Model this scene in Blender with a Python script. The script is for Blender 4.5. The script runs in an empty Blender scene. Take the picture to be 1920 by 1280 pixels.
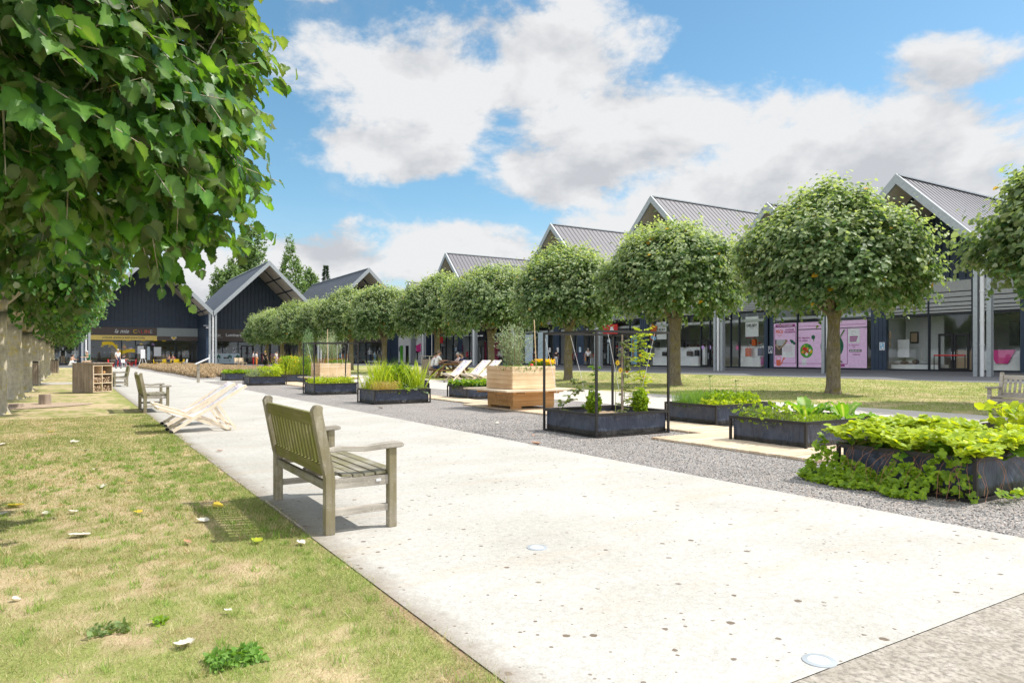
import bpy, bmesh, math, random
import numpy as np
from mathutils import Vector, Matrix, Euler
random.seed(7); RNG = np.random.default_rng(11)
R = math.radians
sc = bpy.context.scene
# ------------------------------------------------------------------ camera
cam_d = bpy.data.cameras.new("camera"); cam = bpy.data.objects.new("camera", cam_d)
sc.collection.objects.link(cam); sc.camera = cam
cam.location = (0, 0, 1.25); cam.rotation_euler = (R(90), 0, R(-32.06))
cam_d.lens = 24.79; cam_d.sensor_width = 36; cam_d.shift_y = 28/1920
cam_d.clip_start = 0.05; cam_d.clip_end = 3000
# ------------------------------------------------------------------ world and sun
SUN_TO = Vector((0.64, -0.28, 0.93)).normalized()
SUN_EL = math.asin(SUN_TO.z); SUN_AZ = math.atan2(SUN_TO.x, SUN_TO.y)
sc.view_settings.view_transform = 'Standard'; sc.view_settings.look = 'None'
sc.view_settings.exposure = 1.33; sc.view_settings.gamma = 1
world = bpy.data.worlds.new("World"); sc.world = world; world.use_nodes = True
def build_world():
    nt = world.node_tree; nt.nodes.clear(); N = nt.nodes.new; L = nt.links.new
    out = N('ShaderNodeOutputWorld'); bg = N('ShaderNodeBackground'); bg.inputs[1].default_value = 0.105
    L(bg.outputs[0], out.inputs[0])
    sky = N('ShaderNodeTexSky'); sky.sky_type = 'NISHITA'; sky.sun_disc = False
    sky.sun_elevation = SUN_EL; sky.sun_rotation = SUN_AZ; sky.air_density = 1.0; sky.dust_density = 0.6; sky.ozone_density = 2.6
    hsv = N('ShaderNodeHueSaturation'); hsv.inputs['Hue'].default_value = .482; hsv.inputs['Saturation'].default_value = 1.12; hsv.inputs['Value'].default_value = 0.64
    L(sky.outputs[0], hsv.inputs['Color'])
    tc = N('ShaderNodeTexCoord'); sep = N('ShaderNodeSeparateXYZ')
    def M(op, a, b=None, c=None, clamp=False):
        n = N('ShaderNodeMath'); n.operation = op; n.use_clamp = clamp
        for i, v in enumerate((a, b, c)):
            if v is None: continue
            if isinstance(v, (int, float)): n.inputs[i].default_value = v
            else: L(v, n.inputs[i])
        return n.outputs[0]
    def noise(vec, scale, detail, rough, dist=0.0):
        n = N('ShaderNodeTexNoise'); n.inputs['Scale'].default_value = scale; n.inputs['Detail'].default_value = detail
        n.inputs['Roughness'].default_value = rough; n.inputs['Distortion'].default_value = dist; L(vec, n.inputs['Vector'])
        return n
    L(tc.outputs['Generated'], sep.inputs[0])
    X, Y, Z = sep.outputs
    az = M('MULTIPLY', M('ARCTAN2', X, Y), 180/math.pi)
    el = M('MULTIPLY', M('ARCSINE', Z), 180/math.pi)
    sc3 = N('ShaderNodeVectorMath'); sc3.operation = 'MULTIPLY'; L(tc.outputs['Generated'], sc3.inputs[0]); sc3.inputs[1].default_value = (1, 1, 1.7)
    vec = sc3.outputs[0]
    wob = noise(vec, 3.2, 6, 0.6)
    sw = N('ShaderNodeSeparateColor'); L(wob.outputs['Color'], sw.inputs[0])
    az2 = M('ADD', az, M('MULTIPLY', M('SUBTRACT', sw.outputs[0], 0.5), 12))
    el2 = M('ADD', el, M('MULTIPLY', M('SUBTRACT', sw.outputs[1], 0.5), 8))
    # clouds: (azimuth, elevation, half width, half height) in degrees
    E = [(26, 21.5, 12, 6.5), (36, 22.5, 13, 6.0), (23, 16, 8.5, 3.4), (44, 17.5, 16, 6.0), (58, 13, 16, 6.0), (63, 19, 6, 3.5), (38, 14.5, 14, 3.2), (54, 11, 22, 4.5),
         (28, 8.0, 6.5, 3.6), (17, 7.3, 10, 2.6), (8, 5.6, 4.5, 3.0), (22, 3.5, 22, 2.2), (40, 7.5, 12, 2.2), (68, 27, 7, 3.0), (2, 3, 9, 2.6), (16, 27, 6, 2.0),
         (100, 15, 26, 8), (140, 22, 22, 9), (-35, 18, 24, 8), (-80, 14, 26, 7), (180, 20, 24, 9), (-140, 16, 24, 7)]
    val = None
    for a0, e0, ra, re in E:
        da = M('MULTIPLY', M('SUBTRACT', az2, a0), 1/ra); de = M('MULTIPLY', M('SUBTRACT', el2, e0), 1/re)
        v = M('SUBTRACT', 1, M('SQRT', M('ADD', M('MULTIPLY', da, da), M('MULTIPLY', de, de))))
        val = v if val is None else M('SMOOTH_MAX', val, v, 0.25)
    fb = noise(vec, 5.5, 9, 0.62, 0.15)
    fb2 = noise(vec, 2.4, 5, 0.55)
    dens = M('ADD', M('MAXIMUM', val, -0.9), M('ADD', M('MULTIPLY', M('SUBTRACT', fb.outputs[0], 0.5), 2.5), M('MULTIPLY', M('SUBTRACT', fb2.outputs[0], 0.5), 0.9)))
    mask = N('ShaderNodeMapRange'); mask.interpolation_type = 'SMOOTHSTEP'; L(dens, mask.inputs[0])
    mask.inputs[1].default_value = 0.0; mask.inputs[2].default_value = 0.42
    wisp = N('ShaderNodeMapRange'); wisp.interpolation_type = 'SMOOTHSTEP'
    L(noise(vec, 3.0, 8, 0.68, 0.4).outputs[0], wisp.inputs[0]); wisp.inputs[1].default_value = 0.5; wisp.inputs[2].default_value = 0.78; wisp.inputs[4].default_value = 0.45
    hz = N('ShaderNodeMapRange'); L(el, hz.inputs[0]); hz.inputs[1].default_value = 12; hz.inputs[2].default_value = 0; hz.inputs[3].default_value = 0; hz.inputs[4].default_value = 0.55
    mk = M('MAXIMUM', M('MAXIMUM', mask.outputs[0], wisp.outputs[0]), hz.outputs[0])
    # cloud light: brighter rims towards the sun, greyer cores and bases
    off = N('ShaderNodeVectorMath'); off.operation = 'ADD'; L(vec, off.inputs[0]); off.inputs[1].default_value = (SUN_TO.x*0.05, SUN_TO.y*0.05, 0.075)
    fbo = noise(off.outputs[0], 5.5, 5, 0.55, 0.15)
    lit = M('MULTIPLY', M('SUBTRACT', fb.outputs[0], fbo.outputs[0]), 3.2)
    core = N('ShaderNodeMapRange'); core.interpolation_type = 'SMOOTHSTEP'; L(dens, core.inputs[0]); core.inputs[1].default_value = 0.25; core.inputs[2].default_value = 1.5; core.inputs[4].default_value = 0.5
    br = M('ADD', M('SUBTRACT', 0.93, core.outputs[0]), lit)
    brc = N('ShaderNodeMapRange'); L(br, brc.inputs[0]); brc.inputs[1].default_value = 0.4; brc.inputs[2].default_value = 1.0; brc.inputs[3].default_value = 0; brc.inputs[4].default_value = 1
    ccol = N('ShaderNodeMix'); ccol.data_type = 'RGBA'; L(brc.outputs[0], ccol.inputs[0])
    ccol.inputs[6].default_value = (2.25, 2.33, 2.48, 1); ccol.inputs[7].default_value = (3.25, 3.28, 3.32, 1)
    mix = N('ShaderNodeMix'); mix.data_type = 'RGBA'; L(mk, mix.inputs[0]); L(hsv.outputs[0], mix.inputs[6]); L(ccol.outputs[2], mix.inputs[7])
    # unseen sky overhead and behind: brighter made-up cloud added as fill light
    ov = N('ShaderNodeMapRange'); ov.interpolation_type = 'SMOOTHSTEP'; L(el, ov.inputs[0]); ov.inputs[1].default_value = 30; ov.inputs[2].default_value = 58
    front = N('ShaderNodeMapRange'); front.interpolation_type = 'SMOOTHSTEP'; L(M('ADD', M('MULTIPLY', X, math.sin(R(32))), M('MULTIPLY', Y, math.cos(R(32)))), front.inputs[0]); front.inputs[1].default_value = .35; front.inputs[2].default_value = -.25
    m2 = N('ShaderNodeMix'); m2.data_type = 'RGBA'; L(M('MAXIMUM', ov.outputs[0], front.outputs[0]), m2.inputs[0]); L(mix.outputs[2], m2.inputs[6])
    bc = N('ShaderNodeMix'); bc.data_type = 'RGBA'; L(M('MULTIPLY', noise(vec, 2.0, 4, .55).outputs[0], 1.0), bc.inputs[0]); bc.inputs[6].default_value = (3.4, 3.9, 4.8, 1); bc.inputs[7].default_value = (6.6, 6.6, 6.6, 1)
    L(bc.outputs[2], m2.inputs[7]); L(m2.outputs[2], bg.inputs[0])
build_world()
sd = bpy.data.lights.new("sun", 'SUN'); sd.energy = 2.1; sd.angle = R(0.55); sd.color = (1, 0.95, 0.87)
sun = bpy.data.objects.new("sun", sd); sc.collection.objects.link(sun)
sun.rotation_euler = SUN_TO.to_track_quat('Z', 'Y').to_euler(); sun.location = (20, -10, 40)

# ------------------------------------------------------------------ helpers
def tag(o, label=None, cat=None, group=None, kind=None):
    if label: o["label"] = label
    if cat: o["category"] = cat
    if group: o["group"] = group
    if kind: o["kind"] = kind
    return o
def empty(name, loc=(0, 0, 0), rz=0, scale=1, **k):
    o = bpy.data.objects.new(name, None); sc.collection.objects.link(o)
    o.location = loc; o.rotation_euler = (0, 0, rz); o.scale = (scale,)*3; o.empty_display_size = 0.1
    return tag(o, **k)
def link(name, me, parent=None, **k):
    o = bpy.data.objects.new(name, me); sc.collection.objects.link(o)
    if parent: o.parent = parent
    return tag(o, **k)
def copy_tree(o, parent=None):
    c = o.copy(); sc.collection.objects.link(c); c.parent = parent
    for ch in [x for x in sc.objects if x.parent is o]: copy_tree(ch, c)
    return c
def place(o, loc, rz=None, scale=None, label=None, group=None):
    o.location = loc
    if rz is not None: o.rotation_euler = (0, 0, rz)
    if scale is not None: o.scale = (scale,)*3 if isinstance(scale, (int, float)) else scale
    if label: o["label"] = label
    if group: o["group"] = group
    return o
class MB:
    def __init__(s): s.v = []; s.f = []; s.m = []
    def add(s, vs, fs, mi=0):
        n = len(s.v); s.v += [tuple(v) for v in vs]; s.f += [tuple(n+i for i in f) for f in fs]; s.m += [mi]*len(fs); return s
    def box(s, c, d, rot=None, mi=0):
        x, y, z = d[0]/2, d[1]/2, d[2]/2
        vs = [Vector((a*x, b*y, e*z)) for a in (-1, 1) for b in (-1, 1) for e in (-1, 1)]
        if rot is not None:
            q = Euler(rot) if not isinstance(rot, Matrix) else rot
            vs = [v.copy() for v in vs]
            for v in vs: v.rotate(q)
        vs = [v + Vector(c) for v in vs]
        return s.add(vs, [(0, 1, 3, 2), (4, 6, 7, 5), (0, 4, 5, 1), (2, 3, 7, 6), (0, 2, 6, 4), (1, 5, 7, 3)], mi)
    def bb(s, a, b, mi=0):
        return s.box([(p+q)/2 for p, q in zip(a, b)], [abs(q-p) for p, q in zip(a, b)], None, mi)
    def beam(s, a, b, w, h, mi=0, up=(0, 0, 1)):
        a, b = Vector(a), Vector(b); d = b-a; z = d.normalized(); up = Vector(up)
        x = up.cross(z)
        if x.length < 1e-4: x = Vector((1, 0, 0)).cross(z)
        x.normalize(); y = z.cross(x)
        vs = [p + x*(i*w/2) + y*(j*h/2) for p in (a, b) for i in (-1, 1) for j in (-1, 1)]
        return s.add(vs, [(0, 1, 3, 2), (4, 6, 7, 5), (0, 4, 5, 1), (2, 3, 7, 6), (0, 2, 6, 4), (1, 5, 7, 3)], mi)
    def tube(s, pts, r, n=8, cap=True, mi=0):
        pts = [Vector(p) for p in pts]; rs = r if isinstance(r, (list, tuple)) else [r]*len(pts)
        vs = []; last = None
        for i, p in enumerate(pts):
            t = (pts[min(i+1, len(pts)-1)] - pts[max(i-1, 0)]).normalized()
            if last is None:
                x = t.cross(Vector((0, 0, 1)) if abs(t.z) < .9 else Vector((1, 0, 0))).normalized()
            else:
                x = (last - t*last.dot(t)).normalized()
            last = x; y = t.cross(x)
            for k in range(n):
                a = 2*math.pi*k/n; vs.append(p + (x*math.cos(a)+y*math.sin(a))*rs[i])
        fs = [(i*n+k, i*n+(k+1) % n, (i+1)*n+(k+1) % n, (i+1)*n+k) for i in range(len(pts)-1) for k in range(n)]
        if cap: fs += [tuple(range(n-1, -1, -1)), tuple((len(pts)-1)*n+k for k in range(n))]
        return s.add(vs, fs, mi)
    def sphere(s, c, r, n=10, m=7, mi=0):
        r = (r, r, r) if isinstance(r, (int, float)) else r
        vs = [(c[0], c[1], c[2]-r[2])]
        for j in range(1, m):
            t = math.pi*j/m
            for k in range(n):
                a = 2*math.pi*k/n; vs.append((c[0]+r[0]*math.sin(t)*math.cos(a), c[1]+r[1]*math.sin(t)*math.sin(a), c[2]-r[2]*math.cos(t)))
        vs.append((c[0], c[1], c[2]+r[2])); fs = []
        for k in range(n): fs.append((0, 1+(k+1) % n, 1+k)); fs.append((len(vs)-1, 1+(m-2)*n+k, 1+(m-2)*n+(k+1) % n))
        for j in range(m-2):
            for k in range(n): fs.append((1+j*n+k, 1+j*n+(k+1) % n, 1+(j+1)*n+(k+1) % n, 1+(j+1)*n+k))
        return s.add(vs, fs, mi)
    def prism(s, poly, y0, y1, mi=0):   # poly in xz, extruded along y
        n = len(poly); vs = [(x, y0, z) for x, z in poly]+[(x, y1, z) for x, z in poly]
        fs = [tuple(range(n)), tuple(range(2*n-1, n-1, -1))]+[(i, i+n, (i+1) % n+n, (i+1) % n) for i in range(n)]
        return s.add(vs, fs, mi)
    def disc(s, c, r, n=24, ax='y', mi=0, t=0.004):
        pts = [(c[0]+r*math.cos(2*math.pi*k/n), c[2]+r*math.sin(2*math.pi*k/n)) for k in range(n)]
        return s.prism(pts, c[1]-t, c[1], mi)
    def build(s, name, mat, parent=None, smooth=False, bevel=0, **k):
        me = bpy.data.meshes.new(name); me.from_pydata(s.v, [], s.f)
        for m in (mat if isinstance(mat, (list, tuple)) else [mat]): me.materials.append(m)
        if any(s.m): me.polygons.foreach_set('material_index', s.m)
        bm = bmesh.new(); bm.from_mesh(me); bmesh.ops.recalc_face_normals(bm, faces=bm.faces)
        if bevel: bmesh.ops.bevel(bm, geom=bm.edges[:], offset=bevel, segments=2, affect='EDGES', clamp_overlap=True)
        bm.to_mesh(me); bm.free()
        if smooth: me.polygons.foreach_set('use_smooth', [True]*len(me.polygons))
        me.update(); return link(name, me, parent, **k)
def np_mesh(name, V, F, mat, col=None, smooth=False):
    me = bpy.data.meshes.new(name); V = np.asarray(V, np.float32); F = np.asarray(F, np.int32); k = F.shape[1]
    me.vertices.add(len(V)); me.vertices.foreach_set('co', V.ravel())
    me.loops.add(F.size); me.loops.foreach_set('vertex_index', F.ravel())
    me.polygons.add(len(F)); me.polygons.foreach_set('loop_start', np.arange(0, F.size, k, dtype=np.int32))
    if smooth: me.polygons.foreach_set('use_smooth', np.ones(len(F), bool))
    if col is not None:
        a = me.color_attributes.new('Col', 'FLOAT_COLOR', 'POINT')
        c = np.ones((len(V), 4), np.float32); c[:, :3] = col; a.data.foreach_set('color', c.ravel())
    me.update(calc_edges=True); me.materials.append(mat); return me
def nrm(a): return a/np.maximum(np.linalg.norm(a, axis=-1, keepdims=True), 1e-9)
def scatter(T, F, pos, yd, zd, size, col):   # copies of template T (n,3): base at origin, tip +Y, face +Z
    yd = nrm(yd); xd = nrm(np.cross(yd, zd)); zz = np.cross(xd, yd); n = len(pos); k = len(T)
    s = np.broadcast_to(np.asarray(size, float).reshape(-1, 1, 1), (n, 1, 1))
    V = pos[:, None, :] + s*(T[None, :, 0:1]*xd[:, None, :]+T[None, :, 1:2]*yd[:, None, :]+T[None, :, 2:3]*zz[:, None, :])
    FF = (F[None, :, :] + (np.arange(n)*k)[:, None, None]).reshape(-1, F.shape[1])
    return V.reshape(-1, 3), FF, np.repeat(np.asarray(col), k, axis=0)
def cat(parts):
    V = []; F = []; C = []; o = 0
    for v, f, c in parts: V.append(v); F.append(f+o); C.append(c); o += len(v)
    return np.concatenate(V), np.concatenate(F), np.concatenate(C)
def rv(n, s=1.0): return RNG.normal(0, s, (n, 3))
def vnoise(x, y, seed=0):
    x = np.asarray(x, float); y = np.asarray(y, float); xi = np.floor(x).astype(np.int64); yi = np.floor(y).astype(np.int64)
    fx = x-xi; fy = y-yi; fx = fx*fx*(3-2*fx); fy = fy*fy*(3-2*fy)
    def h(a, b):
        n = (a*374761393+b*668265263+seed*974711) & 0x7fffffff; n = ((n ^ (n >> 13))*1274126177) & 0x7fffffff
        return ((n ^ (n >> 16)) & 0xffff)/65535.0
    return (h(xi, yi)*(1-fx)+h(xi+1, yi)*fx)*(1-fy)+(h(xi, yi+1)*(1-fx)+h(xi+1, yi+1)*fx)*fy
def fbm(x, y, o=4, seed=0): return sum(vnoise(x*2**i, y*2**i, seed+i)*.5**(i+1) for i in range(o))/(1-.5**o)

# ------------------------------------------------------------------ materials
MATS = {}
class NT:
    def __init__(s, name):
        s.m = bpy.data.materials.new(name); s.m.use_nodes = True; s.nt = s.m.node_tree; s.b = s.nt.nodes['Principled BSDF']; s.out = s.nt.nodes['Material Output']
        s.tc = s.n('ShaderNodeTexCoord').outputs['Object']
    def n(s, t, **k):
        x = s.nt.nodes.new(t)
        for a, b in k.items(): setattr(x, a, b)
        return x
    def l(s, a, b): s.nt.links.new(a, b)
    def vec(s, sc_=(1, 1, 1), src=None, rot=(0, 0, 0)):
        m = s.n('ShaderNodeMapping'); m.inputs['Scale'].default_value = sc_; m.inputs['Rotation'].default_value = rot; s.l(src or s.tc, m.inputs[0]); return m.outputs[0]
    def world(s):
        return s.n('ShaderNodeNewGeometry').outputs['Position']
    def noise(s, scale, detail=4, rough=.55, src=None, out=0, dist=0):
        x = s.n('ShaderNodeTexNoise'); x.inputs['Scale'].default_value = scale; x.inputs['Detail'].default_value = detail; x.inputs['Roughness'].default_value = rough
        x.inputs['Distortion'].default_value = dist; s.l(src or s.tc, x.inputs['Vector']); return x.outputs[out]
    def voro(s, scale, src=None, feature='F1', out='Distance', rnd=1):
        x = s.n('ShaderNodeTexVoronoi', feature=feature); x.inputs['Scale'].default_value = scale; x.inputs['Randomness'].default_value = rnd; s.l(src or s.tc, x.inputs['Vector']); return x.outputs[out]
    def ramp(s, src, stops, interp='LINEAR'):
        x = s.n('ShaderNodeValToRGB'); x.color_ramp.interpolation = interp; e = x.color_ramp.elements
        while len(e) < len(stops): e.new(.5)
        for i, (p, c) in enumerate(stops):
            e[i].position = p; e[i].color = (c, c, c, 1) if isinstance(c, (int, float)) else (*c[:3], 1)
        s.l(src, x.inputs[0]); return x.outputs[0]
    def mix(s, f, a, b, mode='MIX'):
        x = s.n('ShaderNodeMix', data_type='RGBA', blend_type=mode)
        for i, v in ((0, f), (6, a), (7, b)):
            if isinstance(v, (int, float)): x.inputs[i].default_value = v if i == 0 else (v, v, v, 1)
            elif isinstance(v, tuple): x.inputs[i].default_value = (*v[:3], 1)
            else: s.l(v, x.inputs[i])
        return x.outputs[2]
    def math(s, op, a, b=0.0, clamp=False):
        x = s.n('ShaderNodeMath', operation=op, use_clamp=clamp)
        for i, v in enumerate((a, b)):
            if isinstance(v, (int, float)): x.inputs[i].default_value = v
            else: s.l(v, x.inputs[i])
        return x.outputs[0]
    def base(s, c, rough=.6, spec=.5, metal=0):
        if isinstance(c, tuple): s.b.inputs['Base Color'].default_value = (*c[:3], 1)
        else: s.l(c, s.b.inputs['Base Color'])
        if isinstance(rough, (int, float)): s.b.inputs['Roughness'].default_value = rough
        else: s.l(rough, s.b.inputs['Roughness'])
        s.b.inputs['Specular IOR Level'].default_value = spec; s.b.inputs['Metallic'].default_value = metal; return s
    def bump(s, h, strength=.4, dist=.01):
        x = s.n('ShaderNodeBump'); x.inputs['Strength'].default_value = strength; x.inputs['Distance'].default_value = dist; s.l(h, x.inputs['Height']); s.l(x.outputs[0], s.b.inputs['Normal']); return s
def plain(name, c, rough=.6, var=.12, scale=6, metal=0, spec=.4, bump=0, bscale=40):
    if name in MATS: return MATS[name]
    t = NT(name); n = t.noise(scale, 4, .6); lo = tuple(x*(1-var) for x in c); hi = tuple(min(1, x*(1+var)) for x in c)
    t.base(t.ramp(n, [(.3, lo), (.7, hi)]), rough, spec, metal)
    if bump: t.bump(t.noise(bscale, 3), bump, .003)
    MATS[name] = t.m; return t.m
def emis(name, c, st):
    if name in MATS: return MATS[name]
    t = NT(name); t.base(c, .5); t.b.inputs['Emission Color'].default_value = (*c, 1); t.b.inputs['Emission Strength'].default_value = st; MATS[name] = t.m; return t.m
def leafmat(name, under=(.30, .31, .20), trans=.32, gloss=.42, back_mix=.75, tint=(1.5, 1.5, .45)):
    if name in MATS: return MATS[name]
    t = NT(name); a = t.n('ShaderNodeAttribute', attribute_name='Col').outputs['Color']
    g = t.n('ShaderNodeNewGeometry'); n = t.noise(9, 3, .6, g.outputs['Position'])
    a2 = t.mix(.5, a, t.ramp(n, [(.3, .55), (.7, 1.3)]), 'MULTIPLY')
    c = t.mix(t.math('MULTIPLY', g.outputs['Backfacing'], back_mix), a2, under)
    t.base(c, gloss, .32)
    tr = t.n('ShaderNodeBsdfTranslucent'); tc = t.mix(1.0, a, tint, 'MULTIPLY'); t.l(tc, tr.inputs[0])
    mx = t.n('ShaderNodeMixShader'); mx.inputs[0].default_value = trans; t.l(t.b.outputs[0], mx.inputs[1]); t.l(tr.outputs[0], mx.inputs[2]); t.l(mx.outputs[0], t.out.inputs[0])
    MATS[name] = t.m; return t.m
def woodmat(name, dark, light, axis='x', scale=1.0, green=None, rough=.75, rnd=True):
    if name in MATS: return MATS[name]
    t = NT(name); st = {'x': (1.2, 26, 26), 'y': (26, 1.2, 26), 'z': (26, 26, 1.2)}[axis]
    v = t.vec(tuple(a*scale for a in st)); g = t.noise(1, 6, .65, v); g2 = t.noise(3.2*scale, 4, .6)
    c = t.ramp(t.mix(.35, g, g2), [(.36, dark), (.5, tuple((a+b)/2 for a, b in zip(dark, light))), (.62, light)])
    sp = t.ramp(t.noise(70, 2, .5), [(.60, 0.0), (.72, .55)]); c = t.mix(t.math('MULTIPLY', sp, .5), c, tuple(min(1, x*1.45) for x in light))
    if green: c = t.mix(t.ramp(t.noise(4.5, 5, .65), [(.38, 0.0), (.6, .8)]), c, green)
    t.base(c, rough, .25).bump(g, .5, .004); MATS[name] = t.m; return t.m
teak = woodmat('teak', (.13, .115, .085), (.40, .37, .31), 'x', 1, (.20, .18, .08))
teak_z = woodmat('teak_z', (.17, .145, .105), (.50, .45, .36), 'z', 1, (.22, .19, .10))
teak_y = woodmat('teak_y', (.22, .195, .16), (.58, .53, .46), 'y', 1)
teak_back = woodmat('teak_back', (.085, .08, .03), (.28, .26, .12), 'z', 1, (.15, .155, .03))
teak_rail = woodmat('teak_rail', (.12, .11, .04), (.29, .26, .12), 'x', 1, (.17, .175, .035))
teak_pale = woodmat('teak_pale', (.22, .19, .15), (.48, .44, .37), 'x', 1)
pine = woodmat('pine', (.60, .42, .23), (.80, .66, .45), 'x', .6)
pine_y = woodmat('pine_y', (.50, .31, .16), (.72, .52, .32), 'y', .6)
pine_orange = woodmat('pine_orange', (.48, .25, .09), (.72, .44, .20), 'x', .6)
plankm = woodmat('plank', (.46, .34, .22), (.74, .62, .46), 'x', .5)
oldwood = woodmat('oldwood', (.17, .13, .095), (.42, .34, .27), 'z', .7)
tablewood = woodmat('tablewood', (.16, .08, .035), (.36, .21, .11), 'x', .7)
beech = woodmat('beech', (.76, .62, .45), (.90, .80, .66), 'x', .6)
canvas = plain('canvas', (.80, .77, .78), .85, .04, bump=.3, bscale=300)
black_metal = plain('black_metal', (.022, .020, .019), .5, .3)
steel = plain('steel', (.42, .45, .47), .5, .12, 5, .35, .5)
galv = plain('galv', (.36, .385, .40), .5, .14, 9, .3)
pipe_w = plain('pipe_white', (.66, .66, .66), .45, .05)
navy = plain('navy', (.018, .030, .052), .55, .2, 2)
navy2 = plain('navy_frame', (.012, .017, .026), .5, .2)
blackm = plain('black', (.012, .012, .014), .5, .2)
whitep = plain('white', (.78, .78, .78), .5, .04)
def mk_cladding():
    t = NT('cladding'); n = t.noise(1.2, 4, .6); t.base(t.ramp(n, [(.3, (.026, .044, .076)), (.7, (.040, .064, .106))]), .45, .4); return t.m
cladding = mk_cladding()
def mk_liner():
    t = NT('liner'); n = t.noise(7, 5, .6, dist=1.2); sx = t.n('ShaderNodeSeparateXYZ'); t.l(t.tc, sx.inputs[0])
    edge = t.math('ADD', sx.outputs[2], t.math('MULTIPLY', t.math('SUBTRACT', t.noise(9, 4), .5), .05))
    m = t.ramp(edge, [(.085, 0.0), (.11, 1.0)]); dirt = t.ramp(t.noise(22, 5, .7), [(.5, (.03, .025, .02)), (.8, (.10, .075, .05))])
    c = t.mix(m, t.mix(.4, (.012, .012, .012), dirt), t.ramp(n, [(.3, (.036, .046, .075)), (.7, (.068, .082, .12))]))
    t.base(c, .42, .45).bump(t.noise(3.5, 3, .5, t.vec((1, 1, .35)), dist=2.5), .9, .05); return t.m
liner = mk_liner()
def mk_bark(name, c1, c2, lichen, amt):
    t = NT(name); v = t.vec((9, 9, 3.4)); g = t.noise(1.5, 8, .75, v, dist=.6); c = t.ramp(g, [(.3, c1), (.68, c2)])
    l = t.ramp(t.noise(3.5, 7, .68), [(amt, 0.0), (amt+.16, .85)]); c = t.mix(l, c, lichen)
    hz = t.ramp(t.noise(1, 6, .6, t.vec((3, 3, 9))), [(.35, .65), (.6, 1.08)]); c = t.mix(.4, c, hz, 'MULTIPLY')
    t.base(c, .9, .15).bump(g, .7, .03); return t.m
bark_l = mk_bark('bark_l', (.36, .32, .25), (.66, .60, .48), (.56, .45, .08), .52)
bark_r = mk_bark('bark_r', (.10, .08, .055), (.31, .265, .19), (.21, .17, .04), .5)
def mk_concrete():
    t = NT('concrete'); P = t.world(); n1 = t.noise(.9, 6, .62, P); n2 = t.noise(22, 5, .7, P); n3 = t.noise(110, 2, .6, P)
    c = t.ramp(n1, [(.3, (.425, .405, .362)), (.55, (.495, .478, .44)), (.8, (.54, .523, .49))])
    c = t.mix(.55, c, t.ramp(n2, [(.35, .76), (.6, 1.06)]), 'MULTIPLY'); c = t.mix(.6, c, t.ramp(n3, [(.35, .72), (.6, 1.08)]), 'MULTIPLY')
    # small dark chewing-gum and lichen spots
    f = t.ramp(t.noise(.8, 3, .6, P), [(.32, .25), (.5, 1.0)])
    for scale, r, k in ((9.5, .12, .9), (19, .12, .85), (6, .065, .85)):
        wob = t.n('ShaderNodeVectorMath', operation='ADD'); t.l(P, wob.inputs[0])
        sv = t.n('ShaderNodeVectorMath', operation='SCALE'); t.l(t.noise(40, 2, .5, P, out=1), sv.inputs[0]); sv.inputs[3].default_value = .018; t.l(sv.outputs[0], wob.inputs[1])
        d = t.voro(scale, wob.outputs[0]); col = t.voro(scale, wob.outputs[0], out='Color'); sp = t.n('ShaderNodeSeparateColor'); t.l(col, sp.inputs[0])
        rad = t.math('MULTIPLY', t.math('SUBTRACT', sp.outputs[0], .38), r*2.7)
        m = t.math('MULTIPLY', t.math('LESS_THAN', d, rad), t.math('MULTIPLY', f, k))
        c = t.mix(m, c, (.13, .095, .065))
    st = t.ramp(t.noise(1, 6, .7, t.vec((.5, 3.2, 1), P)), [(.52, 0.0), (.72, .55)]); c = t.mix(st, c, (.46, .37, .26))
    # brown staining by the grass edge, and expansion joints
    sx = t.n('ShaderNodeSeparateXYZ'); t.l(P, sx.inputs[0])
    e = t.ramp(t.math('ADD', sx.outputs[0], t.math('MULTIPLY', t.math('SUBTRACT', t.noise(3, 6, .7, P), .5), .7)), [(.0, 0), (1.0, 0)])
    edge = t.n('ShaderNodeMapRange'); t.l(t.math('ADD', sx.outputs[0], t.math('MULTIPLY', t.math('SUBTRACT', t.noise(5, 7, .75, P), .5), .35)), edge.inputs[0])
    edge.inputs[1].default_value = 1.36; edge.inputs[2].default_value = 1.60; edge.inputs[3].default_value = .8; edge.inputs[4].default_value = 0
    c = t.mix(edge.outputs[0], c, (.20, .155, .11))
    t.base(c, .85, .2).bump(n3, .35, .003); return t.m
concrete = mk_concrete()
def mk_concrete2(name, a, b, d):
    t = NT(name); P = t.world(); n = t.noise(5, 8, .75, P); n2 = t.noise(38, 6, .8, t.vec((1, .75, 1), P)); c = t.ramp(n, [(.35, a), (.65, b)])
    c = t.mix(t.ramp(n2, [(.40, .85), (.56, 0.0)]), c, d); t.base(c, .9, .2).bump(n2, .5, .004); return t.m
concrete_old = mk_concrete2('concrete_old', (.32, .285, .235), (.47, .43, .375), (.17, .15, .125))
concrete_b = mk_concrete2('concrete_b', (.50, .455, .40), (.56, .52, .47), (.44, .40, .34))
asphalt = mk_concrete2('asphalt', (.155, .155, .16), (.20, .20, .205), (.13, .13, .13))
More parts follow.
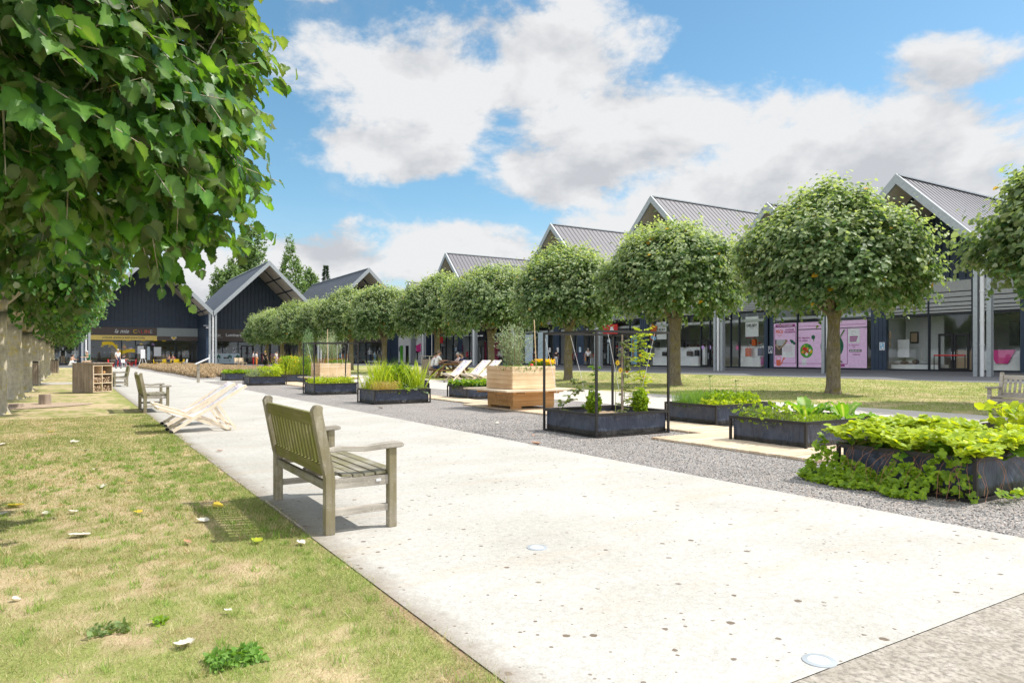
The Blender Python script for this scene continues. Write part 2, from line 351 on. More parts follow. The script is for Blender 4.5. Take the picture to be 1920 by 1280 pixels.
def mk_gravel():
    t = NT('gravel'); P = t.world(); col = t.voro(75, P, out='Color'); d = t.voro(75, P); sp = t.n('ShaderNodeSeparateColor'); t.l(col, sp.inputs[0])
    c = t.ramp(sp.outputs[0], [(.0, (.12, .115, .11)), (.25, (.28, .27, .26)), (.5, (.40, .38, .365)), (.75, (.52, .48, .44)), (.9, (.60, .47, .39)), (1, (.78, .75, .71))])
    c = t.mix(t.ramp(d, [(.25, 0.0), (.75, .75)]), c, (.12, .112, .105)); c = t.mix(.5, c, t.ramp(t.noise(1.1, 5, .6, P), [(.3, .75), (.7, 1.15)]), 'MULTIPLY')
    h = t.math('SUBTRACT', 1, d); t.base(c, .85, .25).bump(h, .9, .01); return t.m
gravel = mk_gravel()
def mk_lawn():
    t = NT('lawn'); P = t.world(); a = t.n('ShaderNodeAttribute', attribute_name='Col').outputs['Color']; sp = t.n('ShaderNodeSeparateColor'); t.l(a, sp.inputs[0])
    n = t.noise(7, 7, .72, P); n2 = t.noise(60, 4, .7, P); f = t.math('ADD', sp.outputs[0], t.math('MULTIPLY', t.math('SUBTRACT', t.mix(.5, n, n2), .5), 1.1))
    straw = t.ramp(n2, [(.3, (.42, .30, .165)), (.6, (.62, .50, .32))]); green = t.ramp(n2, [(.3, (.17, .20, .05)), (.65, (.36, .38, .13))])
    c = t.mix(t.ramp(f, [(.35, 0.0), (.62, 1.0)]), straw, green); c = t.mix(sp.outputs[1], c, t.ramp(n2, [(.3, (.20, .13, .075)), (.65, (.46, .33, .21))])); t.base(c, .95, .1).bump(n2, .8, .02); return t.m
lawnm = mk_lawn()
soilm = plain('soil', (.30, .22, .14), .95, .5, 30, bump=.8, bscale=60)
mulch = plain('mulch', (.45, .34, .24), .95, .5, 40, bump=.9, bscale=70)
roof_dark = plain('roof_dark', (.085, .088, .098), .6, .15, .6, .1)
roof_mauve = plain('roof_mauve', (.135, .130, .145), .5, .06, 1)
seam_m = plain('seam', (.05, .048, .055), .5, .1)
soffitm = plain('soffit', (.52, .47, .41), .8, .08, 2)
def mk_glass():
    t = NT('glass'); nt = t.nt; tr = t.n('ShaderNodeBsdfTransparent'); tr.inputs[0].default_value = (.93, .95, .94, 1)
    gl = t.n('ShaderNodeBsdfGlossy'); gl.inputs['Roughness'].default_value = .01; gl.inputs[0].default_value = (.85, .9, .92, 1)
    fr = t.n('ShaderNodeLayerWeight'); fr.inputs[0].default_value = .5; f = t.math('ADD', t.math('MULTIPLY', t.math('POWER', fr.outputs['Facing'], 3.5), .75), .06, True)
    mx = t.n('ShaderNodeMixShader'); t.l(f, mx.inputs[0]); t.l(tr.outputs[0], mx.inputs[1]); t.l(gl.outputs[0], mx.inputs[2]); t.l(mx.outputs[0], t.out.inputs[0]); return t.m
glass = mk_glass()
def col(name, c, rough=.5): return plain('c_'+name, c, rough, .08)
red = col('red', (.62, .03, .03)); yellow = col('yellow', (.80, .55, .01)); cwhite = col('white', (.8, .8, .8)); pink = col('pink', (.86, .58, .82)); plum = col('plum', (.36, .06, .25)); coral = col('coral', (.75, .16, .09))
dgreen = col('dgreen', (.02, .13, .07)); tomato_r = col('tomato', (.62, .10, .02), .25); brown = col('brown', (.10, .078, .068)); gold = col('gold', (.85, .64, .18)); grey_p = col('greyp', (.30, .34, .34)); skin = col('skin', (.55, .33, .23)); denim = col('denim', (.03, .05, .10)); hair_d = col('hair', (.03, .02, .015)); hair_g = col('hairg', (.45, .43, .41)); darkblue = col('darkblue', (.02, .03, .10)); orange = col('orange', (.8, .3, .05)); lav = col('lav', (.55, .35, .7)); green_b = col('greenb', (.08, .35, .03)); tan = col('tan', (.42, .30, .20)); magenta = col('magenta', (.75, .05, .28)); skyb = col('skyb', (.25, .5, .7)); paleb = col('paleb', (.6, .72, .78)); greyl = col('greyl', (.45, .46, .46)); wallin = col('wallin', (.50, .51, .50)); wine = col('wine', (.25, .02, .05))

def text(s, size, mat, parent, loc, name='lettering', shear=0, align='CENTER', sx=1.0, bold=0, sp=1.0):
    cu = bpy.data.curves.new(name, 'FONT'); cu.body = s; cu.size = size; cu.extrude = .006; cu.shear = shear; cu.align_x = align; cu.align_y = 'CENTER'; cu.offset = bold; cu.space_character = sp
    o = bpy.data.objects.new(name, cu); sc.collection.objects.link(o)
    dg = bpy.context.evaluated_depsgraph_get(); me = bpy.data.meshes.new_from_object(o.evaluated_get(dg)); bpy.data.objects.remove(o); bpy.data.curves.remove(cu)
    me.transform(Matrix.Translation(loc) @ Matrix.Rotation(math.pi/2, 4, 'X') @ Matrix.Diagonal((sx, 1, 1, 1))); me.materials.clear(); me.materials.append(mat); me.name = name
    return link(name, me, parent)
# ------------------------------------------------------------------ ground
def gz(x, y):     # height of the walking surface
    a = min(1, max(0, (x-47)/5.5)); b = min(1, max(0, (y-103)/8)) if x < 46.8 else 0
    return .004 + .17*max(a, b)
def sheet(name, xs, ys, mat, z=0.0, zf=None, colf=None, **k):
    xs = np.asarray(xs, float); ys = np.asarray(ys, float); X, Y = np.meshgrid(xs, ys); Z = np.full(X.shape, z) if zf is None else zf(X, Y)
    V = np.stack([X, Y, Z], -1).reshape(-1, 3); nx = len(xs); i = np.arange(len(ys)-1)[:, None]*nx+np.arange(nx-1)[None]; i = i.ravel()
    F = np.stack([i, i+1, i+nx+1, i+nx], -1); c = None
    if colf is not None: g = colf(V[:, 0], V[:, 1]); so = soil(V[:, 0], V[:, 1])*(V[:, 0] < 2); c = np.stack([g, so, g], -1)
    return link(name, np_mesh(name, V, F, mat, c), None, kind='structure', **k)
def dry(x, y):     # how green the lawn is, 0..1
    g = fbm(x*1.1+3, y*1.1, 3, 3)*.26 + fbm(x*3.4, y*3.4+9, 4, 8)*.40 + fbm(x*11, y*11, 2, 4)*.34
    g = g + .30*np.clip(1-(1.41-x)/.55, 0, 1)*(fbm(x*2, y*2, 3, 5) > .42)*(x < 1.41) - .02
    return np.clip(.5+(g-.50)*1.35, 0, 1)
def soil(x, y):     # bare brown earth near the camera and along the path edge, 0..1
    d = np.hypot(x, y); a = np.clip((fbm(x*2.6+5, y*2.6, 3, 21)-.54)*5, 0, 1)*np.clip(1.15-d*.16, 0, 1)
    e = np.clip(1-(1.36-x)/.22, 0, 1)*np.clip((fbm(x*4, y*1.8+3, 3, 31)-.42)*5, 0, 1)*np.clip(1.9-d*.2, .15, 1)
    return np.clip(a*.8+e, 0, .95)
farground = plain('farground', (.16, .17, .06), .95, .3, .05)
b = MB(); b.bb((-900, -600, -.6), (900, 1500, -.012)); b.build('ground', farground, kind='structure')
ys = np.concatenate([np.arange(-1, 14, .07), np.arange(14, 40, .2), np.arange(40, 103.1, .7)])
xs = np.concatenate([np.arange(-30, -7, .8), np.arange(-7, 1.42, .07), [1.415]])
sheet('lawn', xs, ys, lawnm, colf=dry, zf=lambda X, Y: (fbm(X*2.3, Y*2.3, 3, 2)-.5)*.018*np.clip((1.41-X)*3, 0, 1)-.002)
sheet('lawn', np.arange(16.4, 37.01, .4), np.concatenate([np.arange(-6, 40, .35), np.arange(40, 92.1, 1)]), lawnm, colf=lambda x, y: np.clip(dry(x*.7, y*.7)+.12, 0, 1), z=.002)
sheet('path', [1.41, 5.55], [1.72, 103], concrete, .004)
b = MB(); b.bb((1.405, -6, -.05), (5.55, 1.716, .003)); b.build('path_slab', concrete_old, kind='structure')
b = MB(); b.bb((-2, -6, -.3), (12, 1.73, -.004)); b.build('path_joint', blackm, kind='structure')
sheet('path', [11.9, 16.4], np.linspace(-6, 92, 8), concrete_b, .006)
sheet('gravel_bed', [5.55, 11.9], [-6, 92], gravel, .001)
sheet('cross_path', [-30, 1.41], [37.2, 40.4], concrete_b, .006); sheet('cross_path', [5.55, 11.9], [37.6, 40.9], concrete, .005); sheet('cross_path', [16.4, 37], [45.5, 48], concrete_b, .007)
ax = np.concatenate([[37, 42, 47], np.linspace(48, 52.5, 6), [56, 100]])
sheet('pavement', ax, [-30, 0, 30, 60, 103, 160], asphalt, zf=lambda X, Y: .004+.17*np.clip((X-47)/5.5, 0, 1))
sheet('pavement', [-60, -20, 0, 20, 37], np.concatenate([[92, 103], np.linspace(104, 111, 5), [120]]), asphalt, zf=lambda X, Y: .008+.17*np.clip((Y-103)/8, 0, 1))
sheet('pavement', [37, 47], np.concatenate([[103], np.linspace(104, 111, 5), [120]]), asphalt, zf=lambda X, Y: .010+.17*np.clip((Y-103)/8, 0, 1))
def slab(name, P, mat, z):
    V = [(x, y, z) for x, y in P]; b = MB(); b.add(V, [tuple(range(len(V)))]); return b.build(name, mat, kind='structure')
# bark-chip play patch under the left trees
n = 40; P = [(-1.6+2.1*math.cos(a)*(1+.04*math.sin(3*a)), 21.6+1.25*math.sin(a)*(1+.05*math.cos(5*a))) for a in [2*math.pi*i/n for i in range(n)]]
slab('bark_chip_patch', P, mulch, .012)

# grass blades: one short-lived mass, blades as single bent triangles
def grass(name, x0, x1, y0, y1, n, size, label, wfac=1.0, inside=None, far=14):
    u = RNG.random((n, 2)); y = y0+(y1-y0)*u[:, 1]**1.7; x = x0+(x1-x0)*u[:, 0]
    px = 960+1322*(x*.8475-y*.5308)/np.maximum(x*.5308+y*.8475, .3); k = (px > -80) & (px < 2000); x, y = x[k], y[k]
    g = dry(x, y) if x0 < 0 else np.clip(dry(x*.7, y*.7)+.12, 0, 1)
    keep = (RNG.random(len(x)) < (.38+.7*g)*(1-.8*soil(x, y)*(x < 2))) & ((x > 2) | (x < 1.395+.17*(fbm(y*5, y*0+1, 4, 2)-.45)+.04*RNG.random(len(x)))); x, y, g = x[keep], y[keep], g[keep]; n = len(x)
    d = np.hypot(x, y); wf = wfac*np.clip(d/4.5, .75, 6)
    edge = 1; h = size*(.4+.9*RNG.random(n))*(.55+.6*g)*(1+.0*d); a = RNG.random(n)*2*math.pi; w = .0016*wf
    dx, dy = np.cos(a)*w, np.sin(a)*w; lean = RNG.normal(0, .65, (n, 2))*h[:, None]
    b0 = np.stack([x-dx, y-dy, np.full(n, -.002)], -1); b1 = np.stack([x+dx, y+dy, np.full(n, -.002)], -1); tp = np.stack([x+lean[:, 0], y+lean[:, 1], h], -1)
    V = np.stack([b0, b1, tp], 1).reshape(-1, 3); F = np.arange(3*n).reshape(n, 3)
    r = RNG.random((n, 1)); isdry = (RNG.random((n, 1)) > .12+.85*g[:, None])
    gc = np.array([.16, .215, .05])*(1-r)+np.array([.40, .46, .15])*r; dc = np.array([.44, .33, .19])*(1-r)+np.array([.74, .61, .42])*r; sl_ = np.clip((fbm(x*2.6+5, y*2.6, 3, 21)-.52)*5, 0, 1)[:, None]*np.clip(1.3-d[:, None]*.12, 0, 1); dc = dc*(1-sl_)+np.array([.36, .24, .14])*sl_
    C = np.where(isdry, dc, gc)
    me = np_mesh(name, V, F, grassm, np.repeat(C, 3, 0)); return link(name, me, None, label=label, cat='grass', kind='stuff')
grassm = leafmat('grassm', under=(.3, .32, .12), trans=.30, gloss=.6, back_mix=0, tint=(1.3, 1.4, .7))
grass('grass', -5.5, 1.50, 1.6, 17, 640000, .024, 'patchy green and straw-dry lawn grass left of the pale path')
grass('grass', 16.4, 37, 4, 60, 120000, .05, 'short sunlit lawn grass under the right-hand row of trees', 1.2)

# ------------------------------------------------------------------ gabled shop buildings
def pane_x(b, x0, x1, z0, z1, y): b.bb((x0, y-.006, z0), (x1, y+.006, z1))
def gable(name, label, cx, cy, rot, W, eave, Lg, rec, roofm, style, sign_z=(4.35, 6.7), cols='L', seams=True, rise=.174, content=None):
    t = empty(name, (cx, cy, 0), rot, label=label, cat='shop building', group='gabled shop buildings round the green')
    h = W/2; ap = eave+h; T = .42; o = .02
    # roof slabs
    b = MB()
    for s in (-1, 1):
        b.prism([(s*(h-.06), eave), (0, ap-.06), (0, ap-.06-T), (s*(h-.06), eave-T)], .12, Lg)
    b.build('roof', roofm, t)
    if seams:
        b = MB(); k = .62; y = .4
        while y < Lg:
            for s in (-1, 1): b.beam((s*(h-.1), y, eave-.01), (s*.03, y, ap-.08), .06, .075, up=(0, 1, 0))
            y += k
        b.build('roof_seam', seam_m, t, kind='stuff')
    b = MB(); b.beam((0, .1, ap-.02), (0, Lg, ap-.02), .34, .10); b.build('ridge_cap', steel, t)
    b = MB()
    for s in (-1, 1): b.prism([(s*(h-.02), eave+.10), (0, ap+.06), (0, ap-.62), (s*(h-.02), eave-.58)], -.06, .14)
    b.build('bargeboard', galv, t)
    b = MB()
    for s in (-1, 1): b.prism([(s*(h-.07), eave-T-.004), (0, ap-.07-T), (0, ap-.13-T), (s*(h-.07), eave-T-.064)], .16, rec)
    b.build('soffit', soffitm, t)
    b = MB(); n = max(2, int(W/3.4))
    for s in (-1, 1):
        for i in range(1, n+1):
            q = i/(n+.5); b.beam((s*h*q, .2, ap-T-.18-h*q), (s*h*q, rec, ap-T-.18-h*q), .12, .16)
        b.beam((s*(h-.5), rec*.45, eave-T+.32), (s*.1, rec*.45, ap-T-.28), .18, .22, up=(0, 1, 0))
    b.build('soffit_beam', navy, t)
    sides = {'L': (-1,), 'R': (1,), 'LR': (-1, 1), '': ()}[cols]
    for s in sides:
        b = MB()
        for q in (-.38, .38):
            x = s*h+q; b.box((x, .18, (eave-.2)/2), (.25, .04, eave-.2)); b.box((x, .48, (eave-.2)/2), (.25, .04, eave-.2)); b.box((x, .33, (eave-.2)/2), (.03, .258, eave-.2))
        b.build('column', galv, t)
        b = MB(); b.tube([(s*h, .2, .02), (s*h, .2, eave-.3)], .12, 12)
        for z in (1.9, 3.4, 5.2): b.tube([(s*h, .2, z), (s*h, .2, z+.10)], .145, 12)
        b.build('downpipe', pipe_w, t, smooth=False)
    yR = rec; z0 = rise; zs0, zs1 = sign_z
    # gable wall over the shop front, ribbed metal
    ww = h-.05
    b = MB(); b.prism([(-ww, zs1), (ww, zs1), (ww, eave-T-.1), (0, eave-T-.1+ww), (-ww, eave-T-.1)], yR, yR+.25)
    x = -ww+.25
    while x < ww-.2:
        zt = eave-T-.16+ (ww-abs(x)); b.bb((x-.05, yR-.13, zs1+.10), (x+.05, yR-.001, zt)); x += .55
    b.bb((-ww+.02, yR-.10, zs1), (ww-.02, yR-.002, zs1+.16)); b.bb((-ww+.02, yR-.09, zs1+1.0), (ww-.02, yR-.003, zs1+1.1))
    b.build('gable_wall', cladding, t)
    # return walls between bays
    pw = .62
    for s in (-1, 1): b = MB(); b.bb((s*(h-.01), yR-.05, z0-.1), (s*(h-pw), yR+.3, eave-T+.1)); b.bb((s*(h-pw/2-.02), yR-.08, z0), (s*(h-pw/2+.02), yR-.05, zs1)); b.build('pillar', cladding, t)
    b = MB(); b.bb((-h+.02, yR+8, 0), (h-.02, yR+8.2, eave)); b.bb((-h+.02, yR+.3, 0), (-h+.2, yR+8, eave)); b.bb((h-.2, yR+.3, 0), (h-.02, yR+8, eave)); b.bb((-h+.2, yR+.3, zs0+.15), (h-.2, yR+8, zs0+.4)); b.build('inner_wall', wallin, t)
    b = MB(); b.bb((-h+.21, yR+.02, z0-.15), (h-.21, yR+8, z0+.02)); b.build('shop_floor', tan if style == 'warm' else greyl, t)
    b = MB(); b.bb((-h+.3, Lg-.3, 0), (h-.3, Lg-.05, eave)); b.bb((-h+.05, yR+.3, 0), (-h+.015, Lg, eave)); b.bb((h-.05, yR+.3, 0), (h-.015, Lg, eave)); b.build('side_wall', cladding, t)
    return t, -h+pw, h-pw
def front(t, x0, x1, y, z0, z1, xs, doors=(), transom=None):
    """glazed front: mullions at xs, glass between, doors (xa, xb)"""
    b = MB(); b.bb((x0, y-.06, z0-.1), (x1, y+.08, z0+.12)); b.bb((x0, y-.06, z1-.10), (x1, y+.08, z1))
    for x in xs: b.bb((x-.06, y-.09, z0+.12), (x+.06, y+.08, z1-.10))
    if transom: b.bb((x0, y-.055, transom-.05), (x1, y+.05, transom+.05))
    b.build('shopfront_frame', navy2, t)
    pts = sorted([x0]+list(xs)+[x1])
    for a, c in zip(pts[:-1], pts[1:]):
        if c-a < .3: continue
        b = MB(); b.add([(a, y, z0+.1), (c, y, z0+.1), (c, y, z1-.08), (a, y, z1-.08)], [(0, 1, 2, 3)]); b.build('window_pane', glass, t)
    for a, c in doors:
        m = (a+c)/2
        for p, q in ((a, m-.02), (m+.02, c)):
            d = MB(); z = z0+.02; H = 2.9
            d.bb((p, y-.14, z), (p+.14, y-.07, H)); d.bb((q-.14, y-.14, z), (q, y-.07, H)); d.bb((p+.14, y-.14, z), (q-.14, y-.07, z+.22)); d.bb((p+.14, y-.14, H-.16), (q-.14, y-.07, H))
            do = d.build('door', blackm, t); hd = MB(); hd.tube([(m+(-.1 if q < c else .1), y-.2, 1.0), (m+(-.1 if q < c else .1), y-.2, 1.6)], .03, 8); hd.build('handle', steel, do)
def louvers(t, x0, x1, y, z0, z1, mat=None):
    b = MB(); hs = [.16, .24, .30, .36, .42, 1.0]; z = z0; k = (z1-z0)/(sum(hs)+.10*5)
    for q in hs: b.bb((x0, y-.10, z), (x1, y-.04, z+q*k)); z += (q+.10)*k
    b.build('louvre_panel', mat or greyl, t); b = MB(); b.bb((x0, y-.02, z0), (x1, y+.1, z1)); b.build('louvre_backing', blackm, t)
def people_blob(*a): pass
def poster(t, x, y, z, w, h, mat, name='poster', lab=None): 
    b = MB(); b.bb((x-w/2, y-.02, z-h/2), (x+w/2, y, z+h/2)); o = b.build(name, mat, t)
    if lab: o['label'] = lab
    return o
def notice(t, x, y, z=1.9, c=None):
    o = poster(t, x, y, z, .42, .62, cwhite, 'notice'); b = MB(); b.bb((x-.16, y-.03, z-.22), (x+.16, y-.021, z+.25)); b.build('print', c or darkblue, o)
    b = MB(); b.bb((x-.02, y-.036, z-.2), (x+.12, y-.031, z-.05)); b.bb((x-.1, y-.036, z+.05), (x+.02, y-.031, z+.18)); b.build('print', cwhite, o)
def rack(t, x0, x1, y, z0, mats, zt=1.55):      # clothes rail
    b = MB(); b.tube([(x0, y, z0), (x0, y, z0+zt), (x1, y, z0+zt), (x1, y, z0)], .025, 6); o = b.build('clothes_rail', blackm, t)
    n = int((x1-x0)/.14)
    for i in range(n):
        m = mats[random.randrange(len(mats))]; x = x0+.08+i*.14; l = random.uniform(.6, 1.0)
        b = MB(); b.prism([(x-.05, z0+zt-.05), (x+.05, z0+zt-.05), (x+.06, z0+zt-l), (x-.06, z0+zt-l)], y-.25, y+.2); b.build('garment', m, o)
def counter(t, x0, x1, y, z0, h, mat, d=.5, top=None):
    b = MB(); b.bb((x0, y, z0), (x1, y+d, z0+h)); b.bb((x0-.03, y-.03, z0+h), (x1+.03, y+d+.03, z0+h+.05)); return b.build('counter', mat, t)
def shelf(t, x0, x1, y, z0, zt, mats, n=4):
    b = MB()
    for i in range(n+1): z = z0+(zt-z0)*i/n; b.bb((x0, y, z), (x1, y+.35, z+.03))
    b.bb((x0-.03, y, z0), (x0, y+.35, zt)); b.bb((x1, y, z0), (x1+.03, y+.35, zt)); o = b.build('shelf', random.choice([cwhite, tan, blackm]), t)
    for m in mats:
        b = MB()
        for i in range(n):
            x = x0+.05+random.random()*.1; z = z0+(zt-z0)*i/n+.03
            while x < x1-.3:
                w = random.uniform(.1, .3); hh = random.uniform(.1, .28)
                if random.random() < .5: b.bb((x, y+.04, z), (x+w, y+.26, z+hh))
                x += w+random.uniform(.05, .25)*len(mats)
        if b.v: b.build('goods', m, o)
def mannequin_mb(t, x, y, z0, top, low, s=1.0):
    b = MB(); b.sphere((x, y, z0+1.68*s), (.085*s, .1*s, .12*s), 8, 6); b.tube([(x, y, z0+1.42*s), (x, y, z0+1.6*s)], .05*s, 6)
    for q in (-1, 1): b.tube([(x+q*.2*s, y, z0+1.4*s), (x+q*.26*s, y-.02, z0+1.1*s), (x+q*.24*s, y-.1*s, z0+.82*s)], [.055*s, .045*s, .03*s], 6)
    o = b.build('mannequin', cwhite, t)
    b = MB(); b.tube([(x, y, z0+.9*s), (x, y, z0+1.1*s), (x, y, z0+1.36*s), (x, y, z0+1.46*s)], [.17*s, .14*s, .2*s, .1*s], 8); b.build('top', top, o)
    b = MB()
    for q in (-1, 1): b.tube([(x+q*.09*s, y, z0+.92*s), (x+q*.1*s, y, z0+.5*s), (x+q*.1*s, y, z0+.04)], [.1*s, .075*s, .05*s], 6)
    b.build('trousers', low, o)

# right-hand row: facade faces -X. local x runs towards -Y
RX, REC, EV = 47.2, 6.8, 8.3; ROT = -math.pi/2
RG = [(16.15, 10.4, 'shop_building', 'dark gabled shop with ribbed wall at the right edge, mostly behind the rightmost tree'),
      (26.55, 10.4, 'shop_building', 'dark gabled shop with grey louvres and a red push bar on its double door'),
      (36.95, 10.4, 'shop_building', 'dark gabled shop with large pink vegetable garden posters covering its windows'),
      (50.27, 16.65, 'shop_building', 'broad gabled luggage shop with two white hanging signs in its windows'),
      (66.95, 16.65, 'shop_building', 'broad gabled shop behind the tomato trellis, red sign over its open door'),
      (80.45, 10.35, 'shop_building', 'narrow gabled shop with a black hanging sign, behind the picnic table'),
      (93.97, 16.65, 'shop_building', 'gabled shop with white panels, a green door and a pink pennant at its front'),
      (107.5, 10.4, 'shop_building', 'small far gabled building whose tip shows over the trees at the corner')]
RB = []
for i, (Y, W, nm, lb) in enumerate(RG):
    RB.append(gable(nm, lb, RX, Y, ROT, W, EV, 34, REC, roof_mauve, 'cool', cols='LR' if i == 0 else ('' if i == 7 else 'L'), seams=i < 7))
def LX(i, Y): return RG[i][0]-Y          # local x of world Y
y = REC; z0 = .174; ZG = 4.35
# shop 1: louvres and the double door
t, a, c = RB[1]
front(t, a, c, y, z0, ZG, [LX(1, 27.9), LX(1, 24.9)], [(LX(1, 27.2), LX(1, 25.1))]); louvers(t, a, c, y, ZG+.1, 6.7)
b = MB(); b.bb((LX(1, 27.9)-.06, y-.14, ZG), (LX(1, 27.9)+.06, y-.1, 6.7)); b.bb((LX(1, 24.9)-.06, y-.14, ZG), (LX(1, 24.9)+.06, y-.1, 6.7)); b.build('mullion', navy2, t)
b = MB(); b.tube([(LX(1, 27.3), y-.5, z0+1.15), (LX(1, 25.2), y-.5, z0+1.15)], .05, 8); bar = b.build('push_bar', red, t); b = MB()
for X in (27.3, 25.2): b.tube([(LX(1, X), y-.5, z0), (LX(1, X), y-.5, z0+1.15)], .03, 6)
b.build('bar_post', blackm, bar)
b = MB(); x = LX(1, 30.4); b.bb((x-.32, y+2.6, 2.3), (x+.32, y+2.65, 3.2)); p = b.build('picture_frame', blackm, t); b = MB(); b.bb((x-.24, y+2.58, 2.4), (x+.24, y+2.6, 3.1)); b.build('picture', tan, p)
b = MB(); b.bb((a, y+2.7, z0), (LX(1, 28.2), y+2.8, ZG)); b.build('display_wall', wallin, t)
b = MB(); b.bb((LX(1, 31.3), y+.9, z0+.02), (LX(1, 27.6), y+2.2, z0+.45)); bed = b.build('display_bed', cwhite, t)
b = MB(); [b.sphere((LX(1, q), y+1.2, z0+.62), (.45, .3, .16)) for q in (30.9, 29.9, 28.9, 28.2)]; b.build('cushion', greyl, bed, smooth=True)
b = MB(); b.sphere((LX(1, 30.2), y+.9, z0+.62), (.3, .2, .12)); b.sphere((LX(1, 29.4), y+.95, z0+.66), (.26, .2, .2)); b.build('cushion', brown, bed, smooth=True)
counter(t, LX(1, 27.6), LX(1, 26), y+3, z0, 1.5, tan); b = MB(); b.bb((LX(1, 31.1), y+1.5, z0+1), (LX(1, 30.2), y+1.6, z0+2.4)); b.build('display_lamp', cwhite, t)
b = MB(); b.sphere((LX(1, 31.2), y+.5, 2.9), (.2, .1, .35)); b.sphere((LX(1, 31.3), y+.5, 2.2), (.25, .1, .3)); b.build('dried_wreath', tan, t, smooth=True)
b = MB(); b.prism([(LX(1, 24.3), 1.7), (LX(1, 22.6), 1.7), (LX(1, 23.1), .75), (LX(1, 23.8), .75)], y+.8, y+.9); tb = b.build('red_table_runner', magenta, t)
counter(t, LX(1, 24.6), LX(1, 22.4), y+.95, z0, 1.4, cwhite); b = MB(); b.bb((LX(1, 23.3), y+1.6, 2.0), (LX(1, 22.7), y+1.7, 3.7)); b.build('mirror', blackm, t)
# shop 0 (edge of frame)
t, a, c = RB[0]; front(t, a, c, y, z0, ZG, [a+2, a+4.5, a+7]); louvers(t, a, c, y, ZG+.1, 6.7)
notice(RB[0][0], -5.2+.3, y-.06, 2.2, skyb)
notice(RB[1][0], -5.2+.3, y-.06, 2.05, skyb); notice(RB[2][0], -5.2+.3, y-.06, 1.85)
# shop 2: pink posters
t, a, c = RB[2]; yA, yB, yC = 41.9, 39.0, 32.3
front(t, a, c, y, z0, 6.0, [LX(2, 39.05)], [], 4.3)
def pk(Ya, Yb, z1, z2, nm='window_poster'):
    b = MB(); b.bb((LX(2, Ya), y-.055, z1), (LX(2, Yb), y-.045, z2)); return b.build(nm, pink, t)
p1 = pk(41.5, 39.15, .32, 4.2); p2 = pk(38.95, 32.7, .32, 3.55); p3 = pk(38.95, 32.7, 3.62, 4.2)
p1['label'] = 'pink garden poster with watering can and white text box'; p2['label'] = 'pink poster with round photos of vegetables'; p3['label'] = 'narrow pink poster strip above the vegetable photos'
yp = y-.062
def rect(par, Ya, Yb, z1, z2, m, nm='print', dy=0):
    b = MB(); b.bb((LX(2, Ya), yp-.006-dy, z1), (LX(2, Yb), yp-dy, z2)); return b.build(nm, m, par)
def rd(par, Yc, z, r, m, dy=0, n=24): b = MB(); b.disc((LX(2, Yc), yp-dy, z), r, n, t=.006); return b.build('print', m, par)
rect(p1, 41.3, 39.3, 3.85, 4.10, plum); text("ET SI ON CULTIVAIT TOUS ENSEMBLE !", .125, cwhite, p1, (LX(2, 40.3), yp-.012, 3.975), 'lettering', bold=.003, sx=.72)
text("P\u014dC\u014d", .40, coral, p1, (LX(2, 40.9), yp-.005, 3.45), bold=.014, sx=.8); text("LE POTAGER\nCOLLABORATIF", .195, plum, p1, (LX(2, 39.84), yp-.005, 3.5), bold=.006, sx=.78)
b = MB(); b.tube([(LX(2, 40.9)+.26*math.cos(q), yp-.01, 3.28+.18*math.sin(q)) for q in [math.pi*1.1+math.pi*.8*i/10 for i in range(11)]], .02, 5); b.build('print', coral, p1)
rect(p1, 41.35, 40.2, 1.35, 2.75, brown); rect(p1, 41.2, 40.3, 2.2, 2.75, greyl, dy=.008); b = MB(); b.tube([(LX(2, 41.25), yp-.02, 2.3), (LX(2, 40.9), yp-.02, 1.9), (LX(2, 40.4), yp-.02, 2.3), (LX(2, 40.1), yp-.02, 2.7)], .09, 6); b.build('print', tan, p1)
rect(p1, 40.6, 39.3, 1.15, 2.35, cwhite, dy=.016)
for i in range(6): rect(p1, 40.5, 39.45+.15*(i % 2), 2.2-i*.10, 2.22-i*.10, plum, dy=.024)
for i in range(4): rect(p1, 40.2, 39.5, 1.65-i*.10, 1.67-i*.10, greyl, dy=.024)
b = MB(); [b.disc((LX(2, q), yp-.03, z), r, 7, t=.006) for q, z, r in ((39.55, 2.55, .16), (39.35, 2.4, .14), (39.7, 2.65, .1))]; b.build('print', dgreen, p1)
b = MB(); b.prism([(LX(2, 41.25), .95), (LX(2, 40.75), .95), (LX(2, 40.8), .42), (LX(2, 41.2), .42)], yp-.01, yp); b.prism([(LX(2, 40.8), .55), (LX(2, 40.45), 1.15), (LX(2, 40.4), 1.05), (LX(2, 40.7), .5)], yp-.012, yp-.002); b.sphere((LX(2, 40.42), yp, 1.15), (.12, .01, .16)); b.tube([(LX(2, 41.0)+.26*math.cos(q), yp-.01, 1.0+.3*math.sin(q)) for q in [math.pi*i/10 for i in range(11)]], .015, 5); b.build('print', coral, p1)
def frame_lines(par, Ya, Yb, z1, z2):
    for A in ((Ya, Yb, z1, z1+.04), (Ya, Yb, z2-.04, z2), (Ya, Ya-.04, z1, z2), (Yb+.04, Yb, z1, z2)): rect(par, *A, plum)
frame_lines(p1, 41.42, 39.2, .62, 3.9)
text("Des l\u00e9gumes\nde saison", .24, plum, p2, (LX(2, 38.45), yp-.005, 2.75))
rd(p2, 38.15, 1.75, .62, green_b); 
for q in range(26):
    A = random.random()*6.28; rr = random.random()**.5*.5; rd(p2, 38.15+rr*math.cos(A), 1.75+rr*math.sin(A), random.uniform(.06, .15), random.choice([orange, red, yellow, cwhite, dgreen, tomato_r, green_b]), dy=.008+.0005*q, n=9)
rd(p2, 37.5, 2.9, .18, dgreen); rect(p2, 37.5, 37.42, 2.55, 2.8, green_b); rect(p2, 38.6, 38.15, .5, 1.05, cwhite)
